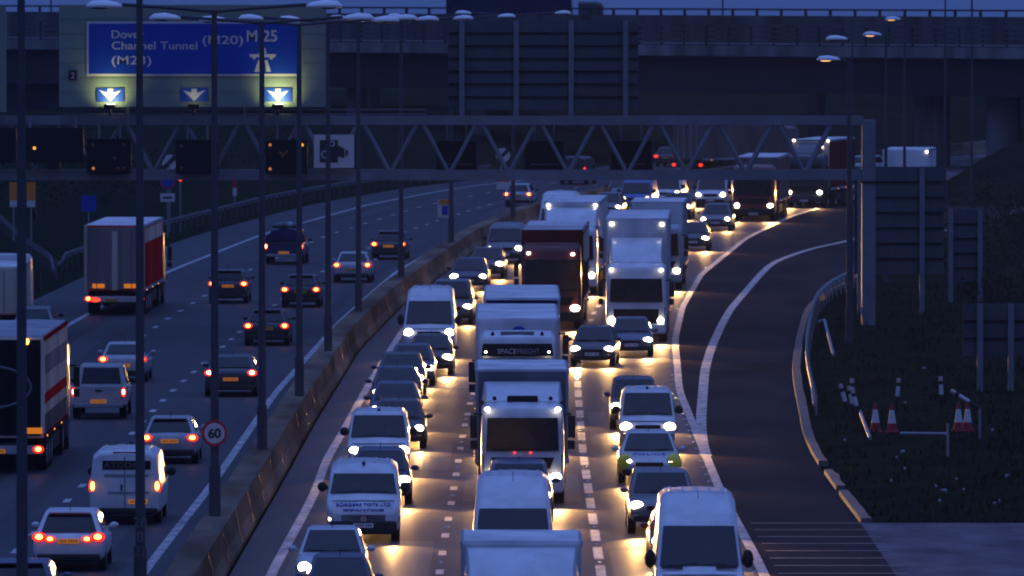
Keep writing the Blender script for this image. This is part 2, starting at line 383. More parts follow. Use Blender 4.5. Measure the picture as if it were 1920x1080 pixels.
for la, lb, ya, yb in ((L_line, E1_line, 285, 300.5), (E2_line, F1_line, 300, 322), (E1_line, E2_line, 268, 283), (E2_line, F1_line, 232, 246), (L_line, E1_line, 226, 250), (L_line, E1_line, 340, 362), (E2_line, F1_line, 362, 384)):
    b = MB(); Y = [ya + (yb - ya) * k / 6 for k in range(7)]; b.strip([(la(y) + .3, y) for y in Y], [(lb(y) - .25, y) for y in Y], .004)
    tag(b.build('road_patch', M['asphalt_patch'], normals=False), kind='structure')
    for yy in (ya, yb):
        b = MB(); b.strip([(la(yy) + .1, yy - .06), (la(yy) + .1, yy + .06)], [(lb(yy) - .1, yy - .06), (lb(yy) - .1, yy + .06)], .007); tag(b.build('road_seam', M['seam'], normals=False), kind='structure')
for ln in (A_line, C_line, B_line):
    for d in (.95, 2.75):
        ribbon('tyre_track', ln, ln, d - .3, d + .3, .004, M['seam_track'], 150, 760)
# kerb along the slip road, chipped and broken into lengths
kb = [(K_line, 258, 272), (K_line, 274, 283), (K_line, 288, 330), (K_line, 330, 392), (K_line, 392, 470), (K_line, 470, 600)]
for ln, a, c in kb:
    b = MB(); Y = [a + (c - a) * i / 10 for i in range(11)]
    rings = []
    for y in Y:
        x = ln(y); wv = .24 + .10 * vnoise(y * .4, 3); h = .11 + .03 * vnoise(y * .7, 9)
        rings.append([(x, y, -.05), (x + .02, y, h), (x + wv, y, h + .01), (x + wv + .03, y, -.05)])
    b.loft(rings); tag(b.build('kerb', M['kerb']), kind='structure')

# grass on the verge beside the slip road
b = MB(); rnd = random.Random(3)
for i in range(15000):
    y = 259 + rnd.random() ** 1.5 * 190; x = K_line(y) + .5 + rnd.random() ** .8 * 19
    cl = vnoise(x * .55, y * .22)
    if rnd.random() > .25 + cl: continue
    z = ground_z(x, y); h = (.07 + .26 * rnd.random() ** 1.6) * (.4 + cl * 1.1); a = rnd.random() * 6.28; dx, dy = math.cos(a) * .05, math.sin(a) * .05
    i0 = len(b.v); lx, ly = (rnd.random() - .5) * .14, (rnd.random() - .5) * .14
    b.v += [(x - dx, y - dy, z), (x + dx, y + dy, z), (x + lx, y + ly, z + h)]; b.face((i0, i0 + 1, i0 + 2))
tag(b.build('grass', M['grass'], normals=False), 'rough dark grass on the verge beside the slip road', 'grass', kind='stuff')

# ------------------------------------------------------------------ concrete barrier in the central reserve
bt = MB(); rings = []
Yb = [110 + 5 * i for i in range(158)]
for y in Yb:
    x = W_line(y); wd = 1.15
    hgt = .92
    prof = [(0, -.05), (0, .08), (-.14, .32), (-.22, hgt), (-wd + .22, hgt), (-wd + .14, .32), (-wd, .08), (-wd, -.05)]
    rings.append([(x + p, y, z) for p, z in prof])
bt.loft(rings)
o = tag(bt.build('concrete_barrier', M['concrete']), 'stained concrete safety barrier running between the two carriageways', 'barrier')
for y in [230 + 9.0 * i for i in range(30)]:
    x = W_line(y); jt = MB()
    jt.slab([(x + .004, y - .04, -.04), (x + .004, y + .04, -.04), (x - .215, y + .04, .925), (x - .215, y - .04, .925)], .012)
    jt.build('joint_gap', M['signal_black'], o)

def guard_rail(label, line, dx, y0, y1, h=.62, name='guard_rail', mt='rail_dull'):
    r = thing(name, label, 'guard rail', (line(y0) + dx, y0, 0)); ox, oy = line(y0) + dx, y0
    Y = [y0 + 3.2 * i for i in range(int((y1 - y0) / 3.2) + 1)]
    rings = []
    for y in Y:
        x = line(y) + dx - ox; z = ground_z(x + ox, y) + .1
        t = 1 if y > y0 + 4 else .5
        pr = [(-.03, h - .15), (.03, h - .11), (-.03, h - .05), (-.03, h), (.03, h + .05), (-.03, h + .14), (-.06, h + .14), (-.02, h + .05), (-.06, h), (-.06, h - .05), (-.02, h - .11), (-.06, h - .15)]
        rings.append([(x + p, y - oy, z + q * t) for p, q in pr])
    m = MB(); m.loft(rings); m.build('beam', M[mt], r, smooth=False)
    for y in Y:
        x = line(y) + dx - ox; z = ground_z(x + ox, y)
        p = MB(); p.box((x + .06, y - oy, z + h / 2), (.07, .11, h + .2)); p.build('post', M[mt], r)
    return r
guard_rail('bent steel guard rail on the grass edge of the slip road', K_line, .55, 322, 470, mt='rail')
guard_rail('long steel guard rail along the far left hard shoulder', A_line, -5.6, 470, 690)
guard_rail('short steel guard rail on the dark bank at far left', Line([(-29.5, 540), (-23.0, 476), (-21.5, 455)]), 0, 462, 532, .7)
b = MB(); p0, p1 = at(1563, 665), at(1546, 600, .7)
b.cyl(p0, p1, .06, n=8); b.cyl(p1 - Vector((0, 0, .0)), (p1.x - .25, p1.y, .62), .05, n=8)
tag(b.build('stay_post', M['steel']), 'slanting grey stay post behind the bent guard rail', 'post')

# ------------------------------------------------------------------ street lamps
LG = 'twin arm lamp columns in the central reserve'
def column(label, px, s, z0, ztop, arms, rbase=.155, group=None, lit=(), half=2.35, facing=0.0, head_l=.92):
    X, Y = (px - 960) / s, F / s
    r = thing('street_lamp', label, 'street lamp', (X, Y, z0), 0, group); H = ztop - z0
    p = MB(); p.cyl((0, 0, -.1), (0, 0, 1.3), rbase, rbase * .97, 14); p.cyl((0, 0, 1.28), (0, 0, H), rbase * .74, rbase * .44, 14); p.build('column', M['pole'], r, smooth=False)
    dz = MB(); dz.box((0, -rbase * .99, .8), (rbase * .9, .02, .5)); dz.build('access_door', M['pole'], r)
    for a in arms:
        m = MB(); n = 6
        pts = [(a * half * k / n, 0, H - .05 + .19 * (k / n) ** .8) for k in range(n + 1)]
        for q0, q1 in zip(pts, pts[1:]): m.cyl(q0, q1, .045, .045, 8)
        ar = m.build('arm', M['pole'], r)
        hd = MB(); x0 = a * half; z = H + .07
        rings = []
        for t, hw, up in ((0, .06, .05), (.15, .14, .10), (.5, .19, .15), (.85, .16, .13), (1, .05, .05)):
            x = x0 + a * head_l * t
            up *= 1.3
            rings.append([(x, -hw, z), (x, -hw * .8, z + up * .45), (x, -hw * .4, z + up * .88), (x, 0, z + up), (x, hw * .4, z + up * .88), (x, hw * .8, z + up * .45), (x, hw, z), (x, 0, z - .02)])
        hd.loft(rings); lamp = hd.build('lamp_head', M['lamp_shell'], r, smooth=True)
        on = a in lit
        ln = MB(); ln.ball((x0 + a * head_l * .62, 0, z - .005), (.24, .13, .05), 10, 6); ln.build('lens', M['street_lit'] if on else M['glass_blue'], lamp, smooth=True)
    return r
cols = [(40, 101.7, 15.1, 'nearest'), (262, 85.3, 14.75, 'second'), (402, 73.4, 13.86, ''), (491, 64.5, 13.36, ''), (561, 57.4, 13.1, ''), (615, 51.4, 12.96, ''), (672, 46.1, 12.7, ''), (752, 41.5, 12.5, ''), (846, 36.9, 12.3, ''), (962, 33.2, 12.2, '')]
names = ['thick lamp column beside the dark lorry at the left edge', 'tall lamp column with a painted number in front of the white van',
         'lamp column carrying the round 60 sign', 'first lamp column beyond the 60 sign column', 'lamp column under the right end of the blue sign',
         'lamp column in front of the white camera sign', 'lamp column just right of the camera sign', 'lamp column left of the ribbed sign back',
         'thin lamp column beside the two legged reserve sign', 'farthest thin lamp column near the silver car']
for (px, s, zt, _), nm in zip(cols, names): column(nm, px, s, .90, zt, (-1, 1), group=LG)
words_on('column_number', '28\n8\n21', .32, M['bar'], None, tuple(at_s(262, 85.3)), align='CENTER')
o = bpy.data.objects['column_number']; o.parent = bpy.data.objects[[x.name for x in bpy.data.objects if x.get('label') == names[1]][0]]; o.location = (0, -.15, 1.75)
SG = 'lamp columns along the slip road'
column('lamp column with one lit lamp beside the gantry leg', 1592, 47, 0, 11.15, (-1,), .15, SG, (-1,), .35, head_l=.95)
column('lamp column behind the gantry leg with a lit lamp', 1661, 39.4, 0, 11.6, (-1,), .13, SG, (-1,), .2, head_l=.9)
column('slim lamp column under the overpass with the highest lit lamp', 1696, 33.6, 0.2, 11.9, (-1,), .13, SG, (-1,), .2, head_l=.9)
column('unlit lamp column left of the round bridge pier', 1598, 44.5, 0, 11.80, (-1,), .06, SG, (), .2)
column('tall bare lamp column in front of the right bridge pier', 1772, 31, 0.5, 14.2, (-1,), .11, SG, ())
column('tall bare lamp column standing right of the bridge pier', 1822, 30.4, 0.6, 14.6, (-1,), .13, SG, ())

# ------------------------------------------------------------------ speed and roadside signs
def text_sign_60():
    s = 73.4; X, Y = (402 - 960) / s, F / s - .17; z = z_of(812, s)
    r = thing('speed_limit_sign', 'round white 60 speed limit sign with red rim on a lamp column', 'road sign', (X, Y, z))
    b = MB(); b.cyl((0, 0, 0), (0, -.03, 0), .335, n=36); b.build('rim', M['sign_red'], r)
    b = MB(); b.cyl((0, -.03, 0), (0, -.034, 0), .262, n=36); b.build('face', M['sign_white'], r)
    words_on('number', '60', .33, M['sign_black'], r, (0, -.037, -.115), align='CENTER', bold=.012)
text_sign_60()

def post_sign(label, px, ybase, parts, zg=0.0, name='road_sign', cat='road sign', legs=(0,), r_=.04, group=None):
    s = sc_at(ybase, zg); X, Y = (px - 960) / s, F / s
    r = thing(name, label, cat, (X, Y, zg), 0, group)
    top = max(p[2] for p in parts)
    for dx in legs:
        b = MB(); b.cyl((dx, .05, -.2), (dx, .05, top), r_, n=8); b.build('post', M['steel'], r)
    for nm, sh, zc, w, h, m, dy in parts:
        b = MB()
        if sh == 'round': b.cyl((0, dy, zc), (0, dy - .02, zc), w / 2, n=24)
        elif sh == 'slash':
            c, t = w * .42, h
            b.slab([(-c - t, dy, zc - c + t), (-c + t, dy, zc - c - t), (c + t, dy, zc + c - t), (c - t, dy, zc + c + t)], .006)
        elif sh == 'bslash':
            c, t = w * .42, h
            b.slab([(c + t, dy, zc - c + t), (c - t, dy, zc - c - t), (-c - t, dy, zc + c - t), (-c + t, dy, zc + c + t)], .006)
        else: b.box((0, dy, zc), (w, .03, h))
        b.build(nm, M[m], r)
    return r
post_sign('round white end of limit sign with a black slash above a small plate', 943, 408,
    [('face', 'round', 3.5, .80, 0, 'sign_white', 0), ('slash', 'slash', 3.5, .78, .07, 'sign_black', -.03), ('lower_plate', 'box', 1.80, .70, .42, 'sign_white', 0), ('red_band', 'box', 2.10, .70, .16, 'sign_red', -.004)], .9, legs=(-.1, .1))
post_sign('two legged white and blue sign standing on the central barrier', 834, 455,
    [('panel', 'box', 1.75, .74, .92, 'sign_white', 0), ('blue_patch', 'box', 1.65, .30, .45, 'sign_blue', -.02), ('orange_top', 'box', 2.08, .60, .24, 'sign_orange', -.02)], .9, legs=(-.22, .22), r_=.06)
post_sign('blue and red no stopping roundel above a white plate', 314, 442,
    [('roundel', 'round', 3.0, .84, 0, 'sign_red', 0), ('roundel_field', 'round', 3.0, .66, 0, 'sign_blue', -.024), ('stripe', 'slash', 3.0, .70, .045, 'sign_red', -.03), ('stripe', 'bslash', 3.0, .70, .045, 'sign_red', -.034), ('lower_plate', 'box', 2.12, .80, .46, 'sign_white', 0), ('plate_text_line', 'box', 2.12, .5, .12, 'sign_black', -.02)])
post_sign('white end of limit sign with black slash half behind a signal box', 318, 432,
    [('face', 'round', 3.85, .9, 0, 'sign_white', .06), ('slash', 'slash', 3.85, .84, .09, 'sign_black', .03)])
OG = 'orange marker boards on the left bank'
post_sign('orange marker board with a white foot, left of the thick lamp column', 25, 445, [('board', 'box', 2.4, .42, .95, 'sign_orange', 0), ('lower_board', 'box', 1.75, .40, .34, 'sign_white', 0)], .8, 'marker_board', 'marker board', group=OG)
post_sign('orange marker board with a white foot, right of the thick lamp column', 58, 445, [('board', 'box', 2.4, .46, .95, 'sign_orange', 0), ('lower_board', 'box', 1.75, .44, .34, 'sign_white', 0)], .8, 'marker_board', 'marker board', group=OG)
post_sign('small blue emergency sign above the long pale trailer', 166, 452, [('board', 'box', 2.0, .78, .85, 'sign_blue', 0)], .3)
post_sign('red topped white marker post on the left verge', 440, 378, [('red_top', 'box', 1.15, .30, .50, 'sign_red', 0), ('white_foot', 'box', .62, .26, .50, 'dirty' if 0 else 'sign_white', 0)], .0, 'marker_post', 'marker post')
b = MB(); b.ball(tuple(at_s(338, 33, z_of(337, 33))), .085, 10, 6); o = b.build('reflector', M['red_dot'])  # distant red light, taken for a car's, shown here on a post
r = thing('reflector_post', 'dim red light on a post below the middle signal box', 'marker post', tuple(at_s(338, 33))); 
pb = MB(); pb.cyl((0, .05, -.3), (0, .05, z_of(337, 33)), .04, n=8); pb.build('post', M['steel'], r)
o.location = -Vector(at_s(338, 33)); o.parent = r

# ------------------------------------------------------------------ sign gantry across both carriageways
GS = 45.0; GY = F / GS
gx = lambda px: (px - 960) / GS
gz = lambda y: z_of(y, GS)
GA = thing('sign_gantry', 'long steel lattice gantry spanning both carriageways', 'gantry', (gx(1629), GY, 0)); GX = gx(1629)
def gpart(nm, m, mb): return mb.build(nm, M[m], GA, bevel=0)
zt, zb = gz(226), gz(328)
for nm, z, h in (('top_chord', zt, .36), ('bottom_chord', zb, .42)):
    for dy in (0, 1.5):
        b = MB(); b.box(((gx(-160) + gx(1618)) / 2 - GX, dy, z), (gx(1618) - gx(-160), .22, h)); gpart(nm, 'gantry', b)
tn = [676 + 111.2 * k for k in range(-8, 9)]
for k, t in enumerate(tn):
    for sgn in (-1, 1):
        x0, x1 = gx(t + sgn * 6), gx(t + sgn * 52)
        if gx(1612) < x1: continue
        for dy in (0, 1.5):
            b = MB(); b.cyl((x0 - GX, dy, zt - .16), (x1 - GX, dy, zb + .19), .085, n=8); gpart('brace', 'gantry', b)
for px in (1629, -150):
    b = MB(); b.box((gx(px) - GX, .0, gz(225) / 2 + .0), (.56, .5, gz(225))); b.box((gx(px) - GX, 1.5, gz(225) / 2), (.5, .4, gz(225))); gpart('leg', 'gantry', b)
b = MB(); b.box((0, -.02, gz(341)), (.72, .6, .09)); gpart('joint_plate', 'signal_black', b)
wk = MB(); wk.box(((gx(-160) + gx(1618)) / 2 - GX, .75, zb - .16), (gx(1600) - gx(-160), 1.2, .05)); gpart('walkway', 'gantry', wk)
for y in (205, 214):
    hr = MB(); hr.box(((gx(118) + gx(800)) / 2 - GX, .0, gz(y)), (gx(800) - gx(118), .03, .04)); gpart('hand_rail', 'gantry', hr)

def plate(nm, px0, y0, px1, y1, m, parent, o, dy=0.0, t=.05):
    """a flat board in the gantry plane between two corners of the elevation"""
    b = MB(); x0, x1, z0, z1 = gx(px0), gx(px1), gz(y1), gz(y0)
    b.box(((x0 + x1) / 2 - o[0], dy, (z0 + z1) / 2 - o[2]), (x1 - x0, t, z1 - z0)); return b.build(nm, M[m], parent)
def direction_sign():
    o = (gx(363), GY - .55, gz(200))
    r = thing('motorway_direction_sign', 'large blue motorway direction sign for Dover on a grey panel above the gantry', 'road sign', o)
    plate('backing_panel', 112, 9, 613, 200, 'panel_grey', r, o, .05, .10)
    plate('border', 164, 40, 563, 142, 'sign_white', r, o, -.03, .04)
    fc = plate('face', 168, 44, 559, 138, 'sign_blue', r, o, -.055, .03)
    f = -.076; P = lambda px, y: (gx(px) - o[0], f, gz(y) - o[2])
    words_on('place_name', 'Dover', .46, M['sign_white'], r, P(209, 71), width=gx(270) - gx(209), bold=.004)
    words_on('place_name', 'Channel Tunnel', .46, M['sign_white'], r, P(210, 92), width=gx(370) - gx(210), bold=.004)
    words_on('road_number', '(M20)', .50, M['sign_white'], r, P(379, 82), width=gx(455) - gx(379), bold=.004)
    words_on('road_number', '(M23)', .50, M['sign_white'], r, P(209, 120), width=gx(283) - gx(209), bold=.003)
    words_on('road_number', 'M 25', .66, M['sign_white'], r, P(462, 77), width=gx(519) - gx(462), bold=.012)
    b = MB()
    q = lambda *pts: b.slab([P(a, c) for a, c in pts], .012)
    q((478, 134), (487, 134), (490, 112), (485, 112)); q((500, 134), (509, 134), (502, 112), (497, 112))
    q((468, 101), (519, 101), (516, 107), (471, 107)); q((474, 107), (481, 107), (479, 111), (476, 111)); q((506, 107), (513, 107), (511, 111), (508, 111))
    q((486, 100), (491, 100), (492, 89), (489, 89)); q((496, 100), (501, 100), (498, 89), (495, 89))
    b.build('motorway_symbol', M['sign_white'], r)
    for k in range(6):
        y = 9 + 191 * (k + 1) / 7
        s_ = MB(); s_.box((0, -.004, gz(y) - o[2]), (gx(613) - gx(112) - .02, .008, .012)); s_.build('panel_seam', M['panel_back'], r)
    for px in (240, 458):
        p = MB(); p.box((gx(px) - o[0], .3, -.25), (.10, .16, 1.0)); p.build('support', M['gantry'], r)
    # lamps under two of the lane arrows throw their light up the panel
    return r
direction_sign()
def arrow_sign(px, lit, label):
    o = (gx(px), GY - .60, gz(190))
    r = thing('lane_arrow_sign', label, 'road sign', o, 0, 'lane arrows under the blue direction sign')
    plate('face', px - 25.5, 165, px + 25.5, 190, 'sign_blue', r, o, 0, .03)
    P = lambda a, y: (gx(a) - o[0], -.020, gz(y) - o[2])
    b = MB(); b.slab([P(px - 5, 165.8), P(px - 5, 173.5), P(px - 21, 168.5), P(px, 188.8), P(px + 21, 168.5), P(px + 5, 173.5), P(px + 5, 165.8)], .008); b.build('arrow', M['sign_white'], r)
    b = MB(); b.box((0, -.75, -.20), (.46, .42, .20)); b.box((0, -.45, -.40), (.08, .7, .3)); lm = b.build('lamp_housing', M['signal_black'], r, bevel=.03)
    if abs(lit) > .5:
        b = MB(); b.box((.05 * lit, -.66, -.092), (.34, .20, .012)); b.build('lamp_lens', M['marker'], lm)
    if lit:
        ld = bpy.data.lights.new('sign_lamp', 'SPOT'); ld.energy = 170 * abs(lit); ld.color = (.95, 1.0, .42); ld.spot_size = R(128); ld.spot_blend = 1.0; ld.shadow_soft_size = .12
        lo = bpy.data.objects.new('sign_lamp', ld); C.objects.link(lo); lo.parent = r; lo.location = (.04, -.70, -.05); lo.rotation_euler = (R(118), 0, 0)
    return r
arrow_sign(208, 1, 'brightly lit blue lane arrow sign under the left end of the Dover sign')
arrow_sign(365, .06, 'dim unlit blue lane arrow sign in the middle of three')  # a weak spot brightens this arrow although its lamp is off
arrow_sign(522, 1.25, 'brightly lit blue lane arrow sign under the right end of the Dover sign')
def plain(nm, label, cat, px0, y0, px1, y1, m, dy, group=None, t=.14):
    o = (gx((px0 + px1) / 2), GY + dy, gz(y1)); r = thing(nm, label, cat, o, 0, group)
    plate('panel', px0, y0, px1, y1, m, r, o, 0, t); return r, o
r, o = plain('gantry_sign_panel', 'edge of a second grey sign panel at the left margin', 'road sign', -140, 13, 13, 210, 'panel_grey', -.5)
r, o = plain('distance_plate', 'small black plate numbered 2 beside the blue sign', 'sign plate', 130, 131, 146, 150, 'sign_black', -.62, t=.04)
words_on('number', '2', .34, M['sign_white'], r, (0, -.03, .08), align='CENTER')
# ribbed back of the signs for the other direction
def sign_back(label, px0, y0, px1, y1, s, posts, ybot, ribs, dy=0.0, zg=0.0, nm='ribbed_sign'):
    X = lambda px: (px - 960) / s
    o = (X((px0 + px1) / 2), F / s + dy, zg); r = thing(nm, label, 'road sign', o)
    z0, z1 = z_of(y1, s), z_of(y0, s); b = MB(); n = ribs; h = (z1 - z0) / n
    for k in range(n):
        b.box((0, .08, z0 + h * (k + .5) - zg), (X(px1) - X(px0), .06, h - .02))
    b.build('panel', M['panel_back'], r)
    for k in range(1, n):
        rb = MB(); rb.box((0, .02, z0 + h * k - zg), (X(px1) - X(px0) - .04, .07, .07)); rb.build('rail', M['signal_black'], r)
    for p in posts:
        pb = MB(); zb_ = z_of(ybot, s) if ybot else zg - .3
        pb.box((X(p) - o[0], -.10, (zb_ + z1) / 2 - zg - .05), (.21 if s > 40 else .18, .16, z1 - zb_ + .1)); pb.build('post', M['gantry'], r)
    return r
sign_back('large ribbed back of a sign with four posts above the gantry', 840, 38, 1197, 206, GS, (866, 968, 1071, 1173), 220, 7, .3)
sign_back('ribbed back of a tall sign behind the gantry leg', 1602, 312, 1770, 514, 43.6, (1729, 1612), None, 7)
sign_back('dark ribbed back of a smaller sign far right of the gantry leg', 1776, 392, 1848, 530, 42, (1783, 1838), None, 5)
sign_back('low ribbed sign back cut by the right edge above the grass', 1806, 569, 1990, 668, 53, (1838, 1896), None, 3)
MG = 'lane signal boxes hanging on the gantry'
def signal(label, px0, y0, px1, y1, lights, dy, back=False):
    r, o = plain('lane_signal', label, 'lane signal', px0, y0, px1, y1, 'signal_black', dy, MG, .34)
    r.children[0].modifiers.new('bevel', 'BEVEL').width = .05
    for t in ((px0 + 22), (px1 - 22)):
        b = MB(); b.box((gx(t) - o[0], .22, gz(250) - o[2]), (.08, .08, 1.1)); b.build('hanger', M['gantry'], r)
    f = MB(); zc, hh, ww = (gz(y0) + gz(y1)) / 2 - o[2], gz(y0) - gz(y1), gx(px1) - gx(px0)
    for sx in (-1, 1): f.box((sx * (ww / 2 - .04), -.20, zc), (.05, .08, hh - .04))
    f.box((0, -.20, zc + hh / 2 - .04), (ww - .2, .08, .05)); f.build('rim', M['signal_black'], r)
    for lx, ly, m in lights:
        q = MB(); q.ball((gx(lx) - o[0], -.18, gz(ly) - o[2]), (.065, .04, .07), 10, 6); q.build('signal_lamp', M[m], r)
    return r
A_ = 'amber_small'; Z_ = 'amber_faint'
signal('dark lane signal box with four faint corner lamps nearest the left message board', 164, 259, 247, 325, [(175, 271, Z_), (233, 271, Z_), (176, 315, A_), (215, 296, Z_), (222, 315, Z_), (233, 315, Z_)], -.4)
signal('dark unlit lane signal box in the middle of the left three', 330, 261, 411, 325, [(341, 273, Z_), (341, 315, Z_), (400, 273, Z_)], -.4)
signal('lane signal box with lit amber corner lamps beside the camera sign', 498, 261, 577, 325, [(507, 271, A_), (507, 316, A_), (567, 271, 'amber'), (527, 286, Z_), (533, 288, Z_), (538, 284, Z_), (530, 292, Z_)], -.4)
for a, c, nm in ((816, 896, 'behind the end of limit sign'), (981, 1061, 'above the oncoming queue'), (1143, 1225, 'farthest right on the gantry')):
    rr = signal('black back of a lane signal box, ' + nm, a, 262, c, 323, [], .55)
    for fr in [ch for ch in rr.children if ch.name.startswith('rim')]: fr.data.materials[0] = M['panel_back']
    b = MB(); oo = rr.location
    for y, hh in ((308, .03), (322, .03)): b.box((gx((a + c) / 2) - oo.x, -.19, gz(y) - oo.z), (1.2, .03, hh))
    b.build('bracket', M['gantry'], rr)
r, o = plain('message_board', 'wide black electronic message board with one amber lamp', 'message board', 46, 239, 158, 304, 'signal_black', -.45, t=.4)
b = MB(); b.ball((gx(66) - o[0], -.21, gz(277) - o[2]), (.07, .03, .07), 10, 6); b.build('signal_lamp', M['amber'], r)
b = MB(); b.box((0, -.1, -.14), (.5, .3, .28)); b.build('hood', M['signal_black'], r)
for t in (57, 142):
    b = MB(); b.box((gx(t) - o[0], .05, gz(229) - o[2]), (.12, .2, .5)); b.build('hanger', M['gantry'], r)
r, o = plain('message_board', 'blank black message board cut by the left edge', 'message board', -110, 239, 32, 304, 'signal_black', -.45, t=.4)
# camera sign
r, o = plain('camera_sign', 'square white sign with a black camera symbol hanging on the gantry', 'road sign', 589, 252, 664, 314, 'sign_white', -.45, t=.05)
P = lambda a, y: (gx(a) - o[0], -.034, gz(y) - o[2])
b = MB()
b.slab([P(600, 262), P(600, 304), P(634, 304), P(634, 262)], .01)
b.slab([P(634, 272), P(634, 292), P(646, 297), P(646, 278)], .01)
b.slab([P(648, 279), P(648, 294), P(653, 288), P(653, 283)], .01)
sy = b.build('camera_symbol', M['sign_black'], r)
b = MB()
for cx, cy, rr in ((623, 269, 5.5), (610, 289, 7.5)):
    n = 20; i = len(b.v)
    for k in range(n):
        a = 2 * math.pi * k / n
        for q in (rr, rr - 2.2): b.v.append((gx(cx + q * math.cos(a)) - o[0], -.052, gz(cy + q * math.sin(a)) - o[2]))
    for k in range(n): j = (k + 1) % n; b.face((i + 2 * k, i + 2 * j, i + 2 * j + 1, i + 2 * k + 1))
b.build('reel_rings', M['sign_white'], sy)

# ------------------------------------------------------------------ overpass
def bx(px, s): return (px - 960) / s
OV = thing('overpass', 'long concrete road overpass with railed parapets crossing the motorway', 'bridge', (0, 735, 0))
def span_y(x): return 742 - x * 1.05          # the bridge crosses on a skew, nearer on the right
def long_box(nm, m, z0, z1, y_off, dep, x0=-62, x1=62, n=1, par=OV, rise=0.0):
    b = MB(); N = 24; rings = []
    for k in range(N + 1):
        x = x0 + (x1 - x0) * k / N; y = span_y(x) + y_off - 735
        rings.append([(x, y, z0), (x, y, z1), (x, y + dep, z1), (x, y + dep, z0)])
    b.loft(rings); return b.build(nm, M[m], par)
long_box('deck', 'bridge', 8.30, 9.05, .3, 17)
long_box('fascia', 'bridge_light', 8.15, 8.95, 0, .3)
for d in (1.2, 4.5, 8, 11.5, 15): long_box('girder', 'girder', 5.35, 8.3, d, .7)
for z in (9.15, 9.55, 9.95, 10.35): long_box('parapet_rail', 'bridge', z, z + (.13 if z < 10 else .18), .12, .12)
n = 0
for k in range(100):
    x = -60 + 1.66 * k
    if x > 61: break
    if not (-46 < x < 46): continue
    b = MB(); y = span_y(x) - 735; b.box((x, y + .3, 9.7), (.16, .2, 1.5)); b.build('parapet_post', M['girder'], OV); n += 1
for px, s, rad in ((1768, 25.8, 1.35), (1912, 26.2, 1.3), (672, 23.4, .8), (905, 23.2, .8)):
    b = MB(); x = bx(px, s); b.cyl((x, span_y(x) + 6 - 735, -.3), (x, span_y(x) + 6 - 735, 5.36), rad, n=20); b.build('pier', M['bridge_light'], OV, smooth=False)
long_box('abutment', 'girder', -.3, 5.3, 3, 12, -70, -22); 
OV2 = thing('overpass', 'second higher overpass with a solid parapet and thin top rail behind the first', 'bridge', (0, 775, 0))
def span2(nm, m, z0, z1, yo, dep):
    b = MB(); N = 8; rings = []
    for k in range(N + 1):
        x = -75 + 150 * k / N; y = span_y(x) + 34 + yo - 775
        zz = .0
        rings.append([(x, y, z0), (x, y, z1), (x, y + dep, z1), (x, y + dep, z0)])
    b.loft(rings); return b.build(nm, M[m], OV2)
span2('deck', 'bridge', 7.9, 9.1, .3, 14); span2('parapet', 'bridge', 9.0, 11.05, 0, .3); span2('top_rail', 'girder', 11.46, 11.60, .1, .1)
for k in range(76):
    x = -70 + 1.86 * k
    if not (-48 < x < 48): continue
    b = MB(); b.box((x, span_y(x) + 34.15 - 775, 11.25), (.24, .14, .5)); b.build('rail_post', M['girder'], OV2)
for px in (700, 1060, 1500, 1850):
    b = MB(); x = bx(px, 22.5); b.cyl((x, span_y(x) + 40 - 775, -.3), (x, span_y(x) + 40 - 775, 7.9), .7, n=14); b.build('pier', M['bridge'], OV2)
for px, lab in ((96, 'lamp column on the overpass near the left edge'), (1355, 'lamp column on the overpass right of the parked cab')):
    s = 22.6; column(lab, px, s, 9.05, 18.0, (-1,), .11, 'lamp columns standing on the overpass')

# rough scrub on the right bank
def scrub(label, x, y, rx, h, seed, n=420):
    rr = random.Random(seed); r = thing('scrub_bush', label, 'bush', (x, y, ground_z(x, y)), 0, 'scrub bushes on the right bank')
    st = MB()
    for k in range(6):
        a = rr.random() * 6.28; st.cyl((0, 0, -.1), (math.cos(a) * rx * .5, math.sin(a) * rx * .5, h * (.5 + .3 * rr.random())), .04, .012, 5)
    st.build('stem', M['bark'], r)
    b = MB(); blobs = [((rr.random() - .5) * 1.5 * rx, (rr.random() - .5) * 1.2 * rx, h * (.3 + .55 * rr.random()), .3 + .35 * rr.random()) for _ in range(8)]
    for k in range(n):
        bxx, byy, bzz, br = rr.choice(blobs)
        d = Vector((rr.gauss(0, 1), rr.gauss(0, 1), rr.gauss(0, 1))).normalized() * br * rx * rr.random() ** .4
        c = Vector((bxx, byy, bzz)) + d; c.z = max(.05, c.z)
        u = Vector((rr.gauss(0, 1), rr.gauss(0, 1), rr.gauss(0, 1))).normalized() * .13; v = u.orthogonal().normalized() * .07
        i = len(b.v); b.v += [tuple(c - u), tuple(c + v), tuple(c + u), tuple(c - v)]; b.face((i, i + 1, i + 2, i + 3))
    b.build('foliage', M['leaf'], r, normals=False)
for k, (px, s, rx, h) in enumerate([(1660, 36, 1.6, 1.8), (1705, 38, 1.8, 1.5), (1760, 37, 2.2, 2.0), (1815, 36, 1.9, 2.4), (1868, 38, 2.0, 1.8), (1905, 35, 2.4, 2.6), (1890, 32, 2.3, 3.0), (1690, 33, 2.0, 2.2), (1865, 42, 1.5, 1.4)]):
    scrub('dark tangled scrub bush growing on the unlit right bank', bx(px, s), F / s, rx, h, 50 + k)
for k, (px, s, rx, h) in enumerate([(70, 33, 2.6, 2.6), (200, 31, 2.8, 2.4), (245, 30, 2.4, 3.0), (390, 28, 2.4, 2.2), (130, 30, 2.8, 3.2), (10, 32, 2.5, 3.0), (520, 26.5, 2.2, 2.0), (480, 26, 2.8, 2.6)]):
    rr = scrub('dark shapeless scrub bush on the bank behind the left hard shoulder', bx(px, s), F / s, rx, h, 90 + k)
for o_ in bpy.data.objects:
    if o_.get('label', '').startswith('dark shapeless'): o_['group'] = 'scrub bushes on the left bank'

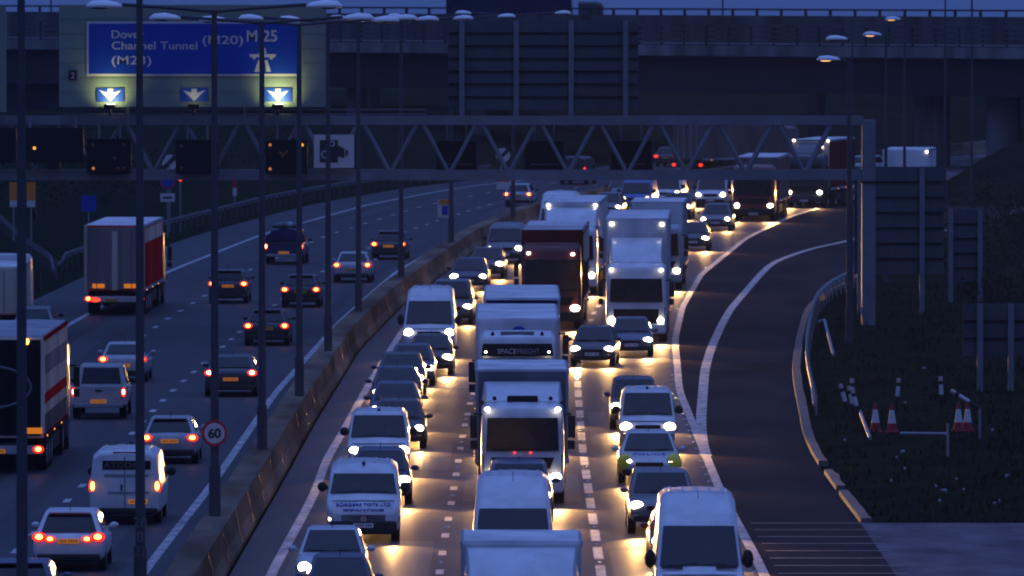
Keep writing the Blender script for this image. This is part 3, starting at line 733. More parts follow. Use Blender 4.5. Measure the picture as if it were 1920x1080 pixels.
# ------------------------------------------------------------------ cones, marker posts and litter on the verge
def cone(label, px, ybase):
    p = at(px, ybase); r = thing('traffic_cone', label, 'traffic cone', (p.x, p.y, ground_z(p.x, p.y)), 0, 'red and white traffic cones on the verge')
    b = MB(); b.box((0, 0, .04), (.44, .44, .07)); b.build('base', M['cone_red'], r, bevel=.02)
    prof = [(.17, .07), (.135, .32), (.075, .74), (.04, .98)]
    for nm, (a, c), m in (('body', prof[0:2], 'cone_red'), ('sleeve', prof[1:3], 'sign_white'), ('tip', prof[2:4], 'cone_red')):
        q = MB(); q.cyl((0, 0, a[1]), (0, 0, c[1]), a[0], c[0], 16); q.build(nm, M[m], r)
cone('traffic cone left of the pair nearest the guard rail', 1642, 812); cone('traffic cone right of the pair nearest the guard rail', 1673, 814)
cone('traffic cone left of the pair below the leaning marker post', 1798, 811); cone('traffic cone right of the pair below the leaning marker post', 1815, 810)
def bollard(label, px, ybase, lean, h=1.05):
    p = at(px, ybase); r = thing('marker_post', label, 'marker post', (p.x, p.y, ground_z(p.x, p.y)), 0, 'black and white marker posts on the verge')
    r.rotation_euler = (0, lean, 0)
    for nm, a, c, m in (('post', -.1, .42 * h, 'plastic'), ('white_band', .42 * h, .74 * h, 'sign_white'), ('neck', .74 * h, .86 * h, 'plastic'), ('pale_cap', .86 * h, h, 'marker_pink')):
        b = MB(); rr = .075; b.cyl((0, 0, a), (0, 0, c), rr, rr * .95, 10); b.build(nm, M[m], r)
bollard('marker post tilted left, first of the cluster by the guard rail', 1592, 771, R(-16))
bollard('marker post behind its tilted neighbours, tallest of the cluster', 1600, 765, R(-2), 1.1)
bollard('marker post leaning into the middle of the cluster', 1604, 776, R(-12), 1.05)
bollard('marker post tilted left at the right of the cluster', 1612, 780, R(-14), .98)
bollard('upright marker post above the left pair of cones', 1681, 766, R(5))
bollard('upright marker post between the two pairs of cones', 1767, 764, R(-3))
bollard('marker post leaning hard left beside the right pair of cones', 1842, 768, R(-58), 1.25)
b = MB(); b.cyl(tuple(at(1613, 772, .1)), tuple(at(1632, 822, .08)), .06, n=8); tag(b.build('fallen_post', M['steel']), 'pale fallen post lying on the grass left of the cones', 'post')
b = MB(); b.cyl(tuple(at(1690, 813, .12)), tuple(at(1776, 814, .16)), .05, n=8); tag(b.build('ground_bar', M['steel']), 'thin pale bar lying between the two pairs of cones', 'bar')
for px, y in ((1778, 855), (1838, 826)):
    p = at(px, y); b = MB(); b.cyl((p.x, p.y, -.1), (p.x, p.y, 1.0), .035, n=8)
    tag(b.build('wire_stake', M['steel']), 'thin grey stake upright in the grass ' + ('below the ground bar' if px < 1800 else 'below the right pair of cones'), 'stake')
rnd = random.Random(11)
for px, y, sz in ((1694, 853, .22), (1682, 863, .1), (1697, 883, .11), (1771, 926, .24), (1763, 944, .13), (1794, 903, .11), (1890, 899, .22), (1756, 916, .09), (1866, 950, .12), (1875, 946, .1), (1584, 826, .13), (1672, 902, .10), (1808, 925, .12), (1698, 760, .15), (1734, 696, .2), (1630, 821, .12), (1862, 812, .13)):
    p = at(px, y); b = MB(); sz *= .75; b.ball((0, 0, .06), (sz * .5, sz * .5, .04), 7, 5)
    b.v = [(x + (rnd.random() - .5) * sz * .3, yy + (rnd.random() - .5) * sz * .3, z + (rnd.random() - .5) * .03) for x, yy, z in b.v]
    o = b.build('paper_scrap', M['litter']); o.location = (p.x, p.y, ground_z(p.x, p.y) + .05)
    tag(o, 'pale scrap of litter lying on the dark grass verge', 'litter', 'scraps of litter on the verge')
# ------------------------------------------------------------------ vehicles: local front is -y, origin on the ground in the middle
def ring(y, w, z0, zt, crown=.03, shoulder=.86):
    zm = z0 + (zt - z0) * .62
    h = [(.84 * w, z0), (w * .985, z0 + .10), (w, zm), (w * .965, zt - .09), (w * shoulder, zt - .01)]
    return [(-x, y, z) for x, z in h] + [(0, y, zt + crown)] + [(x, y, z) for x, z in reversed(h)]
def wheels(root, spots, r, wd=.2, rim=True):
    for x, y in spots:
        b = MB(); s = 1 if x > 0 else -1; b.cyl((x - wd / 2, y, r), (x + wd / 2, y, r), r, n=18); o = b.build('wheel', M['rubber'], root, bevel=.03)
        if rim:
            b = MB(); b.cyl((x + s * (wd / 2 - .03), y, r), (x + s * (wd / 2 + .008), y, r), r * .62, n=14); b.build('rim', M['rim'], o)
def number_plate(root, y, z, rear, x=0.0, lit=False):
    b = MB(); d = 1 if rear else -1
    b.box((x, y, z), (.52, .025, .115)); b.mi = 1
    for k in range(7): b.box((x - .2 + .06 * k + (.035 if k > 3 else 0), y + d * .014, z), (.030, .006, .062))
    return b.build('number_plate', [M['plate_lit' if lit else ('plate_yellow' if rear else 'plate_white')], M['sign_black']], root)
def beam(root, x, y, z, power, pitch=-2.0, spread=60, col=(1.0, .53, .17)):
    ld = bpy.data.lights.new('headlight_beam', 'SPOT'); ld.energy = power * BEAM; ld.color = col; ld.spot_size = R(spread); ld.spot_blend = 1.0; ld.shadow_soft_size = .09
    o = bpy.data.objects.new('headlight_beam', ld); C.objects.link(o); o.parent = root; o.location = (x, y, z); o.rotation_euler = (R(-90 - pitch), 0, R(8))
    return o
RV = random.Random(21)
def headlamps(root, xs, y, z, r, m, power, lit=True):
    for x in xs:
        b = MB(); sg = 1 if x > 0 else -1
        b.ball((x, y + .02, z), (r[0] * 1.28, r[1] * .9, r[2] * 1.28), 14, 8); h = b.build('headlight', M['chrome'], root, smooth=True)
        kz = RV.uniform(.82, 1.14); b = MB(); b.ball((x, y - .02, z), (r[0] * 1.05 * kz, r[1] * 1.1, r[2] * 1.08 * RV.uniform(.88, 1.12)), 14, 8)
        if lit:
            b.build('lens', M[m], h, smooth=True)
            if power: beam(h, x, y - r[1] - .12, z, power * kz * kz)
        else: b.build('lens', M['glass_blue'], h, smooth=True)
def tails(root, xs, y, z, r, on=True, brake=False, far=False):
    for x in xs:
        b = MB(); b.ball((x, y, z), r, 12, 8); t = b.build('tail_light', M['red_lens' if on else 'red_dim'], root, smooth=True)
        if on:
            b = MB(); b.ball((x, y + r[1] * .55, z + r[2] * .05), (r[0] * .62, r[1] * .62, r[2] * .62), 10, 6); b.build('bulb', M['red_dot' if far else ('brake_core' if brake else 'tail_core')], t, smooth=True)
def mirrors(root, xw, y, z, m, dims=(.20, .12, .14)):
    for s in (-1, 1):
        b = MB(); b.ball((s * (xw + dims[0] * .55), y, z), (dims[0] * .55, dims[1] * .6, dims[2] * .55), 10, 6); b.cyl((s * (xw - .06), y, z - .04), (s * (xw + .06), y, z - .02), .025, n=6)
        b.build('mirror', m, root, smooth=True)

def place(root, px, s, L, rear, line, turn=0.0):
    P = at_s(px, s); th = line.heading(P.y + L / 2) + R(turn)
    t = Vector((math.sin(th), math.cos(th), 0))
    root.location = P + t * (L / 2) + Vector((0, 0, .004))
    root.rotation_euler = (0, 0, -th + (math.pi if rear else 0))

def car(label, px, s, paint='dark', W=1.80, H=1.46, L=4.35, kind='hatch', rear=False, line=None, lit=True, power=26, detail=2, turn=0, head='head', lampz=None, brake=False, rot=0,
        plate_lit=False, fender=None, group=None, text=None, rails=False, tail=None, both=True, twin=False):
    cat = {'suv': 'car', 'mpv': 'car'}.get(kind, 'car')
    root = thing({'suv': 'off_road_car', 'mpv': 'people_carrier', 'saloon': 'saloon_car', 'estate': 'estate_car'}.get(kind, 'hatchback_car'), label, cat, group=group or ('cars driving away on the left carriageway' if rear else 'cars in the oncoming queue'))
    hw = W / 2; f, e = -L / 2, L / 2
    bon = {'suv': 1.02, 'mpv': .98}.get(kind, .90); belt = {'suv': 1.06, 'mpv': 1.02}.get(kind, .93); g = {'suv': .28}.get(kind, .20)
    cowl = f + {'suv': 1.15, 'mpv': .95, 'saloon': 1.3}.get(kind, 1.08)
    pm = M['p_' + paint]
    if kind == 'saloon': tailz, gl_b, gl_r = .98, e - .78, e - 1.45
    elif kind in ('suv', 'mpv', 'estate'): tailz, gl_b, gl_r = belt, e - .16, e - .42
    else: tailz, gl_b, gl_r = belt, e - .22, e - .72
    rg = [ring(f, hw * .74, g + .16, bon - .30, .0), ring(f + .10, hw * .90, g + .04, bon - .20, .02), ring(f + .36, hw * .985, g, bon - .10, .03), ring(cowl, hw, g, bon + .02, .04), ring(0, hw, g, belt, .02),
          ring(gl_b - .1, hw, g, belt + .02, .02), ring(e - .16, hw * .965, g + .02, tailz, .02), ring(e - .04, hw * .90, g + .08, tailz - .10, .02), ring(e, hw * .80, g + .16, tailz - .22, .0)]
    b = MB(); b.loft(rg); b.build('body', pm, root, smooth=True, subsurf=1)
    # cabin: tapered glasshouse with bevelled pillars
    rf = cowl + {'suv': .62, 'mpv': .80}.get(kind, .78)
    wb, wr = hw * .93, hw * {'suv': .76, 'mpv': .74}.get(kind, .68); zb = belt - .05
    c8 = [(-wb, cowl - .03, zb - .02), (wb, cowl - .03, zb - .02), (wb, gl_b, zb), (-wb, gl_b, zb), (-wr, rf, H - .03), (wr, rf, H - .03), (wr, gl_r, H - .05), (-wr, gl_r, H - .05)]
    b = MB(); b.v = list(c8) + [(0, (rf + gl_r) / 2, H)]
    # roof split so that it is crowned
    m1 = (-wr * 1.0, (rf + gl_r) / 2, H - .012); m2 = (wr * 1.0, (rf + gl_r) / 2, H - .012)
    b.v += [m1, m2]; i1, i2 = 9, 10
    for q in ((0, 1, 5, 4), (2, 3, 7, 6), (1, 2, 6, i2, 5), (3, 0, 4, i1, 7), (4, 5, i2, 8, i1), (i1, 8, i2, 6, 7)): b.face(q)
    b.build('roof', pm, root, smooth=True, bevel=.07, seg=3)
    def inset(q, u0, u1, v0, v1, nm, m, off=.012):
        A, B, Cc, Dd = [Vector(p) for p in q]
        P = lambda u, v: (A * (1 - u) + B * u) * (1 - v) + (Dd * (1 - u) + Cc * u) * v
        b = MB(); b.slab([P(u0, v0), P(u1, v0), P(u1, v1), P(u0, v1)], .012, off); return b.build(nm, m, root, bevel=.008, seg=1)
    gm = M['glass_blue']
    inset((c8[0], c8[1], c8[5], c8[4]), .055, .945, .10, .93, 'windscreen', gm)
    inset((c8[2], c8[3], c8[7], c8[6]), .08, .92, .12 if kind != 'saloon' else .2, .88, 'rear_window', gm)
    if detail > 0:
        for q in ((c8[1], c8[2], c8[6], c8[5]), (c8[3], c8[0], c8[4], c8[7])): inset(q, .13, .87, .16, .88, 'side_window', gm)
    mirrors(root, hw * .96, cowl + .25, belt + .06, pm if detail > 1 else M['plastic'])
    show_f, show_r = (not rear) or detail > 1, rear or detail > 1
    if show_f:
        lz = lampz or (bon - .24)
        headlamps(root, (-hw * .74, hw * .74), f + .16, lz, (.165, .10, .105), head, 0 if rear else power, lit)
        b = MB(); b.box((0, f + .015, bon - .31), (W * .44, .05, .11)); b.build('grille', M['signal_black'], root, bevel=.015)
        b = MB(); b.box((0, f + .035, g + .17), (W * .84, .16, .17)); bp = b.build('bumper', M['plastic'], root, bevel=.05)
        number_plate(root, f - .035, g + .27, False)
        b = MB()
        for sx in (-1, 1): b.cyl((sx * .05, cowl + .02, zb + .075), (sx * .62, cowl + .10, zb + .10), .012, n=5)
        if detail > 1: b.build('wiper', M['plastic'], root)
    if show_r:
        tz = tail or (tailz - .14)
        tails(root, (-hw * .80, hw * .80), e - .05, tz, (.18, .10, .12), rear and lit, brake, s < 28)
        if twin: tails(root, (-hw * .50, hw * .50), e + .0, tz - .05, (.14, .05, .085), True)
        number_plate(root, e + .012, tz - .10 if kind in ('hatch', 'suv', 'mpv', 'estate') else tz - .22, True, lit=plate_lit)
        b = MB(); b.box((0, e - .05, g + .14), (W * .86, .20, .20)); b.build('rear_bumper', M['plastic'], root, bevel=.05)
        if kind != 'saloon' and detail > 1:
            b = MB(); b.box((0, gl_r + .06, H - .055), (wr * 1.7, .2, .04)); b.build('spoiler', pm, root, bevel=.015)
    r = .33 if kind == 'suv' else .30
    wheels(root, [(sx * (hw - .12), yy) for sx in (-1, 1) for yy in (f + .82, e - .78)], r, .21, detail > 1)
    if fender:
        for sx in (-1, 1):
            b = MB(); b.ball((sx * hw * .78, f + .22, bon - .30), (hw * .26, .21, .30), 12, 8); b.build('fender', M['p_' + fender], root, smooth=True)
    if rails:
        for sx in (-1, 1):
            b = MB(); b.cyl((sx * wr * .92, rf + .25, H + .02), (sx * wr * .92, gl_r - .2, H + .01), .022, n=6); b.build('roof_rail', M['chrome'], root)
    if detail > 1:
        b = MB(); b.cyl((0, gl_r - .2 if rear else rf + .15, H - .02), (0, (gl_r - .2 if rear else rf + .15) + .12, H + .14), .010, n=5); b.build('aerial', M['plastic'], root)
    if text:
        a = math.atan2(.12, cowl - f - .36)
        words_on('lettering', text, .20, M['sign_blue'], root, (0, f + .48, bon - .055), (R(17), 0, 0), width=.95, align='CENTER')
    place(root, px, s, L, rear, line, turn)
    return root

def van(label, px, s, paint='white', W=1.98, H=2.55, L=5.6, rear=False, line=None, kind='van', power=30, detail=2, head='head', lampz=None, turn=0, lit=True, board=None, text=None, black_nose=False, slots=False, group=None, brow=.55, aerial=True, screen=None, cowl_z=None):
    root = thing('panel_van', label, 'van', group=group or ('vans driving away on the left carriageway' if rear else 'vans in the oncoming queue'))
    hw = W / 2; f, e = -L / 2, L / 2; pm = M['p_' + paint]
    zs = screen or min(H - .12, 1.30 + (H - 1.3) * .62); zc = cowl_z or (1.18 if H > 2.1 else 1.02)
    cowl = f + .62; st = cowl + (zs - zc) * .92
    def vr(y, w, z0, zt, tw):            # tw = half width at the top
        zm = min(zt - .12, zc - .05); zq = zt - min(.14, (zt - zm) * .4)
        tq = w + (tw - w) * max(0, (zq - zm) / max(.01, zt - zm))
        h = [(.86 * w, z0), (w * .985, z0 + .12), (w, zm), (tq, zq), (tw * .84, zt - .015)]
        return [(-x, y, z) for x, z in h] + [(0, y, zt + .02)] + [(x, y, z) for x, z in reversed(h)]
    tw_s, tw_t = hw * .865, hw * (.84 if H > 2.2 else .87)
    rg = [vr(f, hw * .80, .38, zc - .42, hw * .76), vr(f + .10, hw * .93, .30, zc - .26, hw * .90), vr(f + .26, hw * .985, .26, zc - .13, hw * .96), vr(cowl, hw, .26, zc + .03, hw * .93),
          vr(cowl + .05, hw, .26, zc + .08, hw * .93), vr(st, hw, .26, zs, tw_s), vr(st + .06, hw, .26, zs + .06, tw_s), vr(st + max(.25, (H - zs) * 1.7), hw, .26, H - .03, tw_t), vr(st + max(.25, (H - zs) * 1.7) + .4, hw, .26, H, tw_t),
          vr(e - .35, hw, .26, H, tw_t), vr(e - .06, hw * .985, .26, H - .05, tw_t * .98), vr(e, hw * .95, .32, H - .12, tw_t * .95)]
    b = MB(); b.loft(rg); b.build('body', pm, root, smooth=True, bevel=.012, seg=1)
    q = [Vector((-hw * .90, cowl + .04, zc + .06)), Vector((hw * .90, cowl + .04, zc + .06)), Vector((tw_s * .93, st, zs - .005)), Vector((-tw_s * .93, st, zs - .005))]
    b = MB(); b.slab(q, .02, .012); b.build('windscreen', M['glass_blue'], root, bevel=.03, seg=2)
    for sx in (-1, 1):
        u = lambda z: hw + (tw_s - hw) * max(0, (z - zc + .05) / (zs - zc + .05))
        z0_, z1_ = zc + .06, zs - .06
        qq = [(sx * (u(z0_) + .004), cowl + .40, z0_), (sx * (u(z0_) + .004), cowl + 1.35, z0_), (sx * (u(z1_) + .004), cowl + 1.35, z1_), (sx * (u(z1_) + .004), st + .22, z1_)]
        b = MB(); b.slab(qq if sx > 0 else qq[::-1], .012, .004); b.build('side_window', M['glass_blue'], root)
    mirrors(root, hw * .98, cowl + .42, zc + .22, M['plastic'], (.24, .14, .40 if H > 2.1 else .24))
    if (not rear) or detail > 1:
        lz = lampz or zc - .36
        headlamps(root, (-hw * .78, hw * .78), f + .17, lz, (.165, .10, .15 if H > 2.1 else .125), head, 0 if rear else power, lit)
        b = MB(); b.box((0, f + .03, lz - .02 if not black_nose else lz), (W * (.46 if not black_nose else .62), .06, .16 if not black_nose else .26)); b.build('grille', M['signal_black'], root, bevel=.02)
        b = MB(); b.box((0, f + .03, .40), (W * (.90), .18, .34 if black_nose else .28)); b.build('bumper', M['plastic'], root, bevel=.06)
        number_plate(root, f - .075, .46, False)
        b = MB()
        b.cyl((-.1, cowl + .03, zc + .085), (.62, cowl + .06, zc + .13), .014, n=5); b.cyl((-.75, cowl + .03, zc + .085), (-.05, cowl + .06, zc + .13), .014, n=5); b.build('wiper', M['plastic'], root)
        if black_nose:
            b = MB(); b.cyl((0, f - .0, lz), (0, f - .02, lz), .085, n=18); b.build('badge', M['chrome'], root)
    if slots:
        for sx in (-1, 1):
            b = MB(); b.slab([Vector((sx * .62 - .24, cowl - .10, zc - .005)), Vector((sx * .62 + .24, cowl - .10, zc - .005)), Vector((sx * .62 + .24, cowl - .02, zc + .04)), Vector((sx * .62 - .24, cowl - .02, zc + .04))], .012, .03); b.build('bonnet_vent', M['signal_black'], root)
    if rear or detail > 1:
        tails(root, (-hw * .90, hw * .90), e - .06, 1.02, (.11, .08, .22), rear and lit, False, s < 28)
        number_plate(root, e + .012, .62, True, x=-.35, lit=rear)
        b = MB(); b.box((0, e + .0, .36), (W * .92, .2, .18)); b.build('rear_bumper', M['plastic'], root, bevel=.05)
        b = MB(); b.box((0, e + .002, H * .55), (.022, .012, H * .72)); b.build('door_seam', M['signal_black'], root)
        b = MB(); b.box((.09, e + .014, 1.0), (.05, .03, .16)); b.build('door_handle', M['plastic'], root)
        b = MB(); b.box((0, e - .05, H - .07), (.62, .06, .05)); b.build('high_brake_light', M['red_dim'], root)
    if board:
        b = MB(); b.box((-.05, e + .010, 1.60), (1.30, .02, .24)); bo = b.build('name_strip', M['signal_black'], root, bevel=.01)
        words_on('lettering', board, .20, M['bar'], bo, (.56, e + .023, 1.53), (R(90), 0, math.pi), width=1.05)
        b = MB(); b.box((-.05, e + .010, 1.32), (1.2, .012, .07)); b.box((-.1, e + .010, .86), (1.1, .012, .06)); b.build('stripe', M['b_lightgrey'], root)
    if text:
        for k, (t, wd, zz, sz) in enumerate(text):
            a = math.atan2(.16, .36)
            words_on('lettering', t, sz, M['sign_blue'], root, (0, (f + .105, f + .015)[k], zc - (.235, .36)[k]), (R(52), 0, 0), width=wd, align='CENTER', thick=.012)
    if detail > 1:
        y0r = st + max(.25, (H - zs) * 1.7) + .6
        for k in range(-2, 3):
            b = MB(); b.box((k * tw_t * .36, (y0r + e - .5) / 2, H + .004 + .014 * (1 - abs(k) / 2)), (.07, e - .5 - y0r, .022)); b.build('roof_rib', pm, root)
        b = MB(); b.slab([(-hw * .84, f + .255, zc - .125), (hw * .84, f + .255, zc - .125), (hw * .84, f + .285, zc - .11), (-hw * .84, f + .285, zc - .11)], .006, .012); b.build('bonnet_seam', M['signal_black'], root)
    if aerial and detail > 1:
        b = MB(); ya = st + .35; b.ball((0, ya, zs + .17 if H - zs > .3 else H + .02), (.05, .07, .05), 8, 6); b.cyl((0, ya, H - .05), (0, ya + .55, H + .12), .008, n=5); b.build('aerial', M['plastic'], root)
    r = .34
    wheels(root, [(sx * (hw - .14), yy) for sx in (-1, 1) for yy in (f + .95, e - 1.1)], r, .22, detail > 1)
    place(root, px, s, L, rear, line, turn)
    return root

def lorry(label, px, s, cab='white', box='white', CW=2.45, CH=2.95, BW=2.55, BH=4.0, BL=13.4, rear=False, line=None, power=34, screen=(1.62, 2.62), roof_sign=None, deflector=None, def_w=.82,
          marks=(), head='head', lamp_z=.78, detail=2, visor=False, skylight=False, front_plate=None, sidebar=None, box_front='white', logo=None, rear_kit=None, group=None, turn=0, grille=True, side_band=None, gap=.55, horn=False, turned=0, BZ=1.05, red_dots=False, rfc='white', deep=False, dark_band=None):
    root = thing('lorry', label, 'lorry', group=group or ('lorries driving away on the left carriageway' if rear else 'lorries in the oncoming queue'))
    CL = 2.0; L = CL + gap + BL; f, e = -L / 2, L / 2; hw = CW / 2; pm = M['p_' + cab]; sz0, sz1 = screen
    def cr(y, w, z0, zt, in_=0.03):
        h = [(w * .97, z0), (w, z0 + .15), (w, sz0), (w - in_, zt - .16), (w - in_ - .14, zt)]
        return [(-x, y, z) for x, z in h] + [(0, y, zt + .02)] + [(x, y, z) for x, z in reversed(h)]
    b = MB(); b.loft([cr(f + .02, hw * .92, .42, CH - .36), cr(f + .10, hw * .985, .38, CH - .16), cr(f + .45, hw, .36, CH), cr(f + CL, hw, .36, CH)]); b.build('cab', pm, root, smooth=True, bevel=.03)
    q = [(-hw * .87, f + .005, sz0), (hw * .87, f + .005, sz0), (hw * .84, f + .03, min(sz1, CH - .40)), (-hw * .84, f + .03, min(sz1, CH - .40))]
    if sz1 > CH - .40: q += []
    b = MB(); b.slab(q, .03, .01); b.build('windscreen', M['glass_blue'], root, bevel=.05, seg=2)
    b = MB()
    b.cyl((-.8, f - .03, sz0 + .05), (-.05, f - .03, sz0 + .10), .014, n=5); b.cyl((.0, f - .03, sz0 + .05), (.8, f - .03, sz0 + .10), .014, n=5); b.build('wiper', M['plastic'], root)
    if grille:
        b = MB(); b.slab([(-hw * .66, f + .0, 1.02), (hw * .66, f + .0, 1.02), (hw * .76, f + .0, 1.34), (-hw * .76, f + .0, 1.34)], .03, .01); gr = b.build('grille', M['signal_black'], root, bevel=.02)
        for k in range(3):
            b = MB(); b.box((0, f - .045, 1.07 + .10 * k), (CW * .62, .012, .018)); b.build('slat', M['plastic'], gr)
        for sx in (-1, 1):
            b = MB(); b.slab([(sx * hw * .93, f + .015, .98), (sx * hw * .86, f + .015, .98), (sx * hw * .93 - sx * .05, f + .015, 1.40), (sx * hw * .99 - sx * .03, f + .015, 1.40)][::sx], .03, .02); b.build('side_vent', M['signal_black'], root)
    b = MB(); b.box((0, f + .04, .56), (CW * .965, .22, .42)); b.build('bumper', M['p_' + cab] if cab != 'maroon' else M['plastic'], root, bevel=.07, seg=3)
    if deep:
        b = MB(); b.box((0, f + .005, .98), (CW * .74, .08, .62)); b.build('deep_grille', M['signal_black'], root, bevel=.05)
    b = MB(); b.box((0, f - .075, .44), (CW * .52, .03, .16)); b.build('lower_grille', M['signal_black'], root)
    headlamps(root, (-hw * .80, hw * .80), f + .04, lamp_z, (.17, .11, .125), head, 0 if rear else power)
    number_plate(root, f - .095, .44, False)
    for sx in (-1, 1):
        b = MB(); b.box((sx * (hw + .20), f + .28, sz1 - .42), (.20, .14, .62)); b.box((sx * (hw + .19), f + .28, sz1 - .92), (.20, .14, .24)); b.cyl((sx * (hw - .05), f + .28, sz1 - .08), (sx * (hw + .2), f + .28, sz1 - .06), .035, n=6)
        b.build('mirror', M['plastic'], root, bevel=.04)
    if visor:
        b = MB(); b.slab([(-hw * .93, f - .04, CH - .72), (hw * .93, f - .04, CH - .72), (hw * .88, f + .02, CH - .34), (-hw * .88, f + .02, CH - .34)], .05, .02); v = b.build('sun_visor', M['signal_black'], root, bevel=.06, seg=2)
        if roof_sign:
            words_on('lettering', roof_sign[0], .22, M['sign_white'], v, (-.62, f - .105, CH - .64), (R(81), 0, 0), width=.58); words_on('lettering', roof_sign[1], .22, M['b_lightgrey'], v, (.0, f - .105, CH - .64), (R(81), 0, 0), width=.66)
    if skylight:
        b = MB(); b.slab([(-.50, f + .10, CH - .32), (.50, f + .10, CH - .32), (.52, f + .40, CH - .02), (-.52, f + .40, CH - .02)], .02, .05); b.build('roof_hatch', M['glass'], root, bevel=.02)
        for sx in (-1, 1):
            b = MB(); b.ball((sx * .76, f + .28, CH - .10), (.06, .06, .13), 8, 6); b.build('air_horn', M['signal_black'], root, smooth=True)
    if horn:
        for sx in (-1, 1):
            b = MB(); b.cyl((sx * .78, f + .5, CH + .12), (sx * .78, f + .36, CH + .12), .06, n=8); b.build('air_horn', M['signal_black'], root)
        b = MB(); b.box((0, f + .55, CH + .10), (.86, .2, .18)); b.build('roof_spotter', M['signal_black'], root, bevel=.04)
    bs = f + CL + gap
    if deflector:
        dz = deflector; wq = hw * def_w
        b = MB(); y0, y1 = f + .55, bs - .12
        rings = [[(-wq, y0, CH - .02), (-wq * .96, y0 + .02, CH + .06), (wq * .96, y0 + .02, CH + .06), (wq, y0, CH - .02)]]
        for t in (.35, .7, 1.0):
            zt = CH + (dz - CH) * (1 - (1 - t) ** 1.6); y = y0 + (y1 - y0) * t; k = 1 + .10 * t
            rings.append([(-wq * k, y, CH - .02), (-wq * k * .93, y, zt - .03), (wq * k * .93, y, zt - .03), (wq * k, y, CH - .02)])
        b.loft(rings); b.build('roof_deflector', pm, root, smooth=True, bevel=.06, seg=3)
    if front_plate:
        b = MB(); b.box((0, f + .15, front_plate), (1.30, .10, .26)); b.build('name_board', M['b_white2'], root, bevel=.02)
    if sidebar: pass
    # load box or trailer
    b = MB(); b.box((0, bs + BL / 2, (BZ + BH) / 2), (BW, BL, BH - BZ)); bx_ = b.build('cargo_box', M['b_' + box], root, bevel=.035)
    b = MB(); b.box((0, bs + BL / 2, BH + .012), (BW - .10, BL - .08, .03)); b.build('box_roof', M['b_' + rfc], bx_)
    b = MB(); b.box((0, bs - .012, (BZ + BH) / 2 + .02), (BW * .94, .03, (BH - BZ) * .95)); b.build('front_panel', M['b_' + box_front], bx_, bevel=.01)
    for sx in (-1, 1):
        b = MB(); b.box((sx * BW / 2, bs + BL / 2, BH - .05), (.05, BL - .08, .12)); b.box((sx * BW / 2, bs + BL / 2, BZ + .06), (.05, BL - .08, .14)); b.build('side_rail', M['b_lightgrey'] if not rear_kit or rear_kit.get('rail') is None else M['b_' + rear_kit['rail']], bx_)
        b = MB()
        for k in range(1, int(BL / 1.3)):
            b.box((sx * (BW / 2 + .004), bs + 1.3 * k, (BZ + BH) / 2), (.02, .06, BH - BZ - .25))
        b.build('side_rib', M['b_' + box], bx_)
        if dark_band:
            b = MB(); b.box((sx * BW / 2 + sx * .008, bs + BL / 2, dark_band[0]), (.02, BL * .9, dark_band[1])); b.build('printed_band', M['b_taupe'], bx_)  # darker band in the side's gold sheen, put into the colour
            b = MB(); b.box((sx * BW / 2 + sx * .008, bs + BL / 2, BZ + .38), (.02, BL * .9, .6)); b.build('printed_band', M['b_brown'], bx_)  # sheen fading towards the bottom, put in as a brown band
        if side_band:
            b = MB(); b.box((sx * (BW / 2 + .008), bs + BL / 2, side_band[1]), (.02, BL * .92, side_band[2])); b.build('side_band', M['b_' + side_band[0]], bx_)
    if logo:
        b = MB(); b.cyl((logo[0], bs - .045, logo[1] - .05), (logo[0], bs - .030, logo[1] - .05), .26, n=20); lg = b.build('logo', M['sign_blue'], bx_)
        b = MB(); b.box((logo[0], bs - .05, logo[1] - .18), (.20, .02, .22)); b.build('logo_bar', M['b_white2'], lg)
    for (mx, mz, my) in marks:
        b = MB(); b.ball((mx, (f - .05 if my == 'c' else bs - .07), mz), (.085, .05, .065), 10, 6); b.build('marker_lamp', M['marker'], root, smooth=True)
    if red_dots:
        for sx in (-.14, .14):
            b = MB(); b.ball((sx * 1.6, f - .02, 1.47), (.035, .03, .03), 8, 6); b.build('dash_light', M['red_dot'], root)
    b = MB(); b.box((0, (f + 1.2 + e) / 2, .78), (.95, e - f - 1.4, .30)); b.box((0, (bs + e) / 2 - .3, .62), (BW * .95, BL * .45, .45)); b.build('chassis', M['plastic'], root)
    spots = [(sx * (hw - .16), f + 1.25) for sx in (-1, 1)]
    if BL > 9: spots += [(sx * (hw - .16), yy) for sx in (-1, 1) for yy in (f + 4.6, e - 2.2, e - 3.5, e - 4.8)]
    else: spots += [(sx * (hw - .16), e - 1.9) for sx in (-1, 1)]
    wheels(root, spots, .50, .32, detail > 1)
    for sx in (-1, 1):                              # side lamps
        for k in range(3):
            b = MB(); b.ball((sx * (BW / 2 + .02), bs + BL * (.3 + .3 * k), BZ + .02), (.04, .07, .035), 8, 5); b.build('side_lamp', M['amber'], root)
    rk = rear_kit or {}
    dr = rk.get('door', box)
    b = MB(); b.box((0, e + .012, (BZ + BH) / 2), (BW * .93, .04, (BH - BZ) * .95)); rd = b.build('rear_door', M['b_' + dr], bx_, bevel=.01)
    b = MB(); b.box((0, e + .034, (BZ + BH) / 2), (.03, .012, (BH - BZ) * .93)); b.build('door_seam', M['signal_black'], rd)
    for sx in (-.75, -.28, .28, .75):
        b = MB(); b.cyl((sx, e + .055, BZ + .1), (sx, e + .055, BH - .15), .024, n=6); b.build('lock_rod', M['b_' + rk.get('rod', 'lightgrey')], rd)
    if rk.get('pillar'):
        for sx in (-BW / 2 + .05, BW / 2 - .05):
            b = MB(); b.box((sx, e + .03, (BZ + BH) / 2), (.13, .07, BH - BZ)); b.build('corner_post', M['b_' + rk['pillar']], rd)
        b = MB(); b.box((-.02, e + .04, (BZ + BH) / 2 - .1), (.24, .03, (BH - BZ) * .9)); b.build('centre_panel', M['b_' + rk['pillar']], rd)
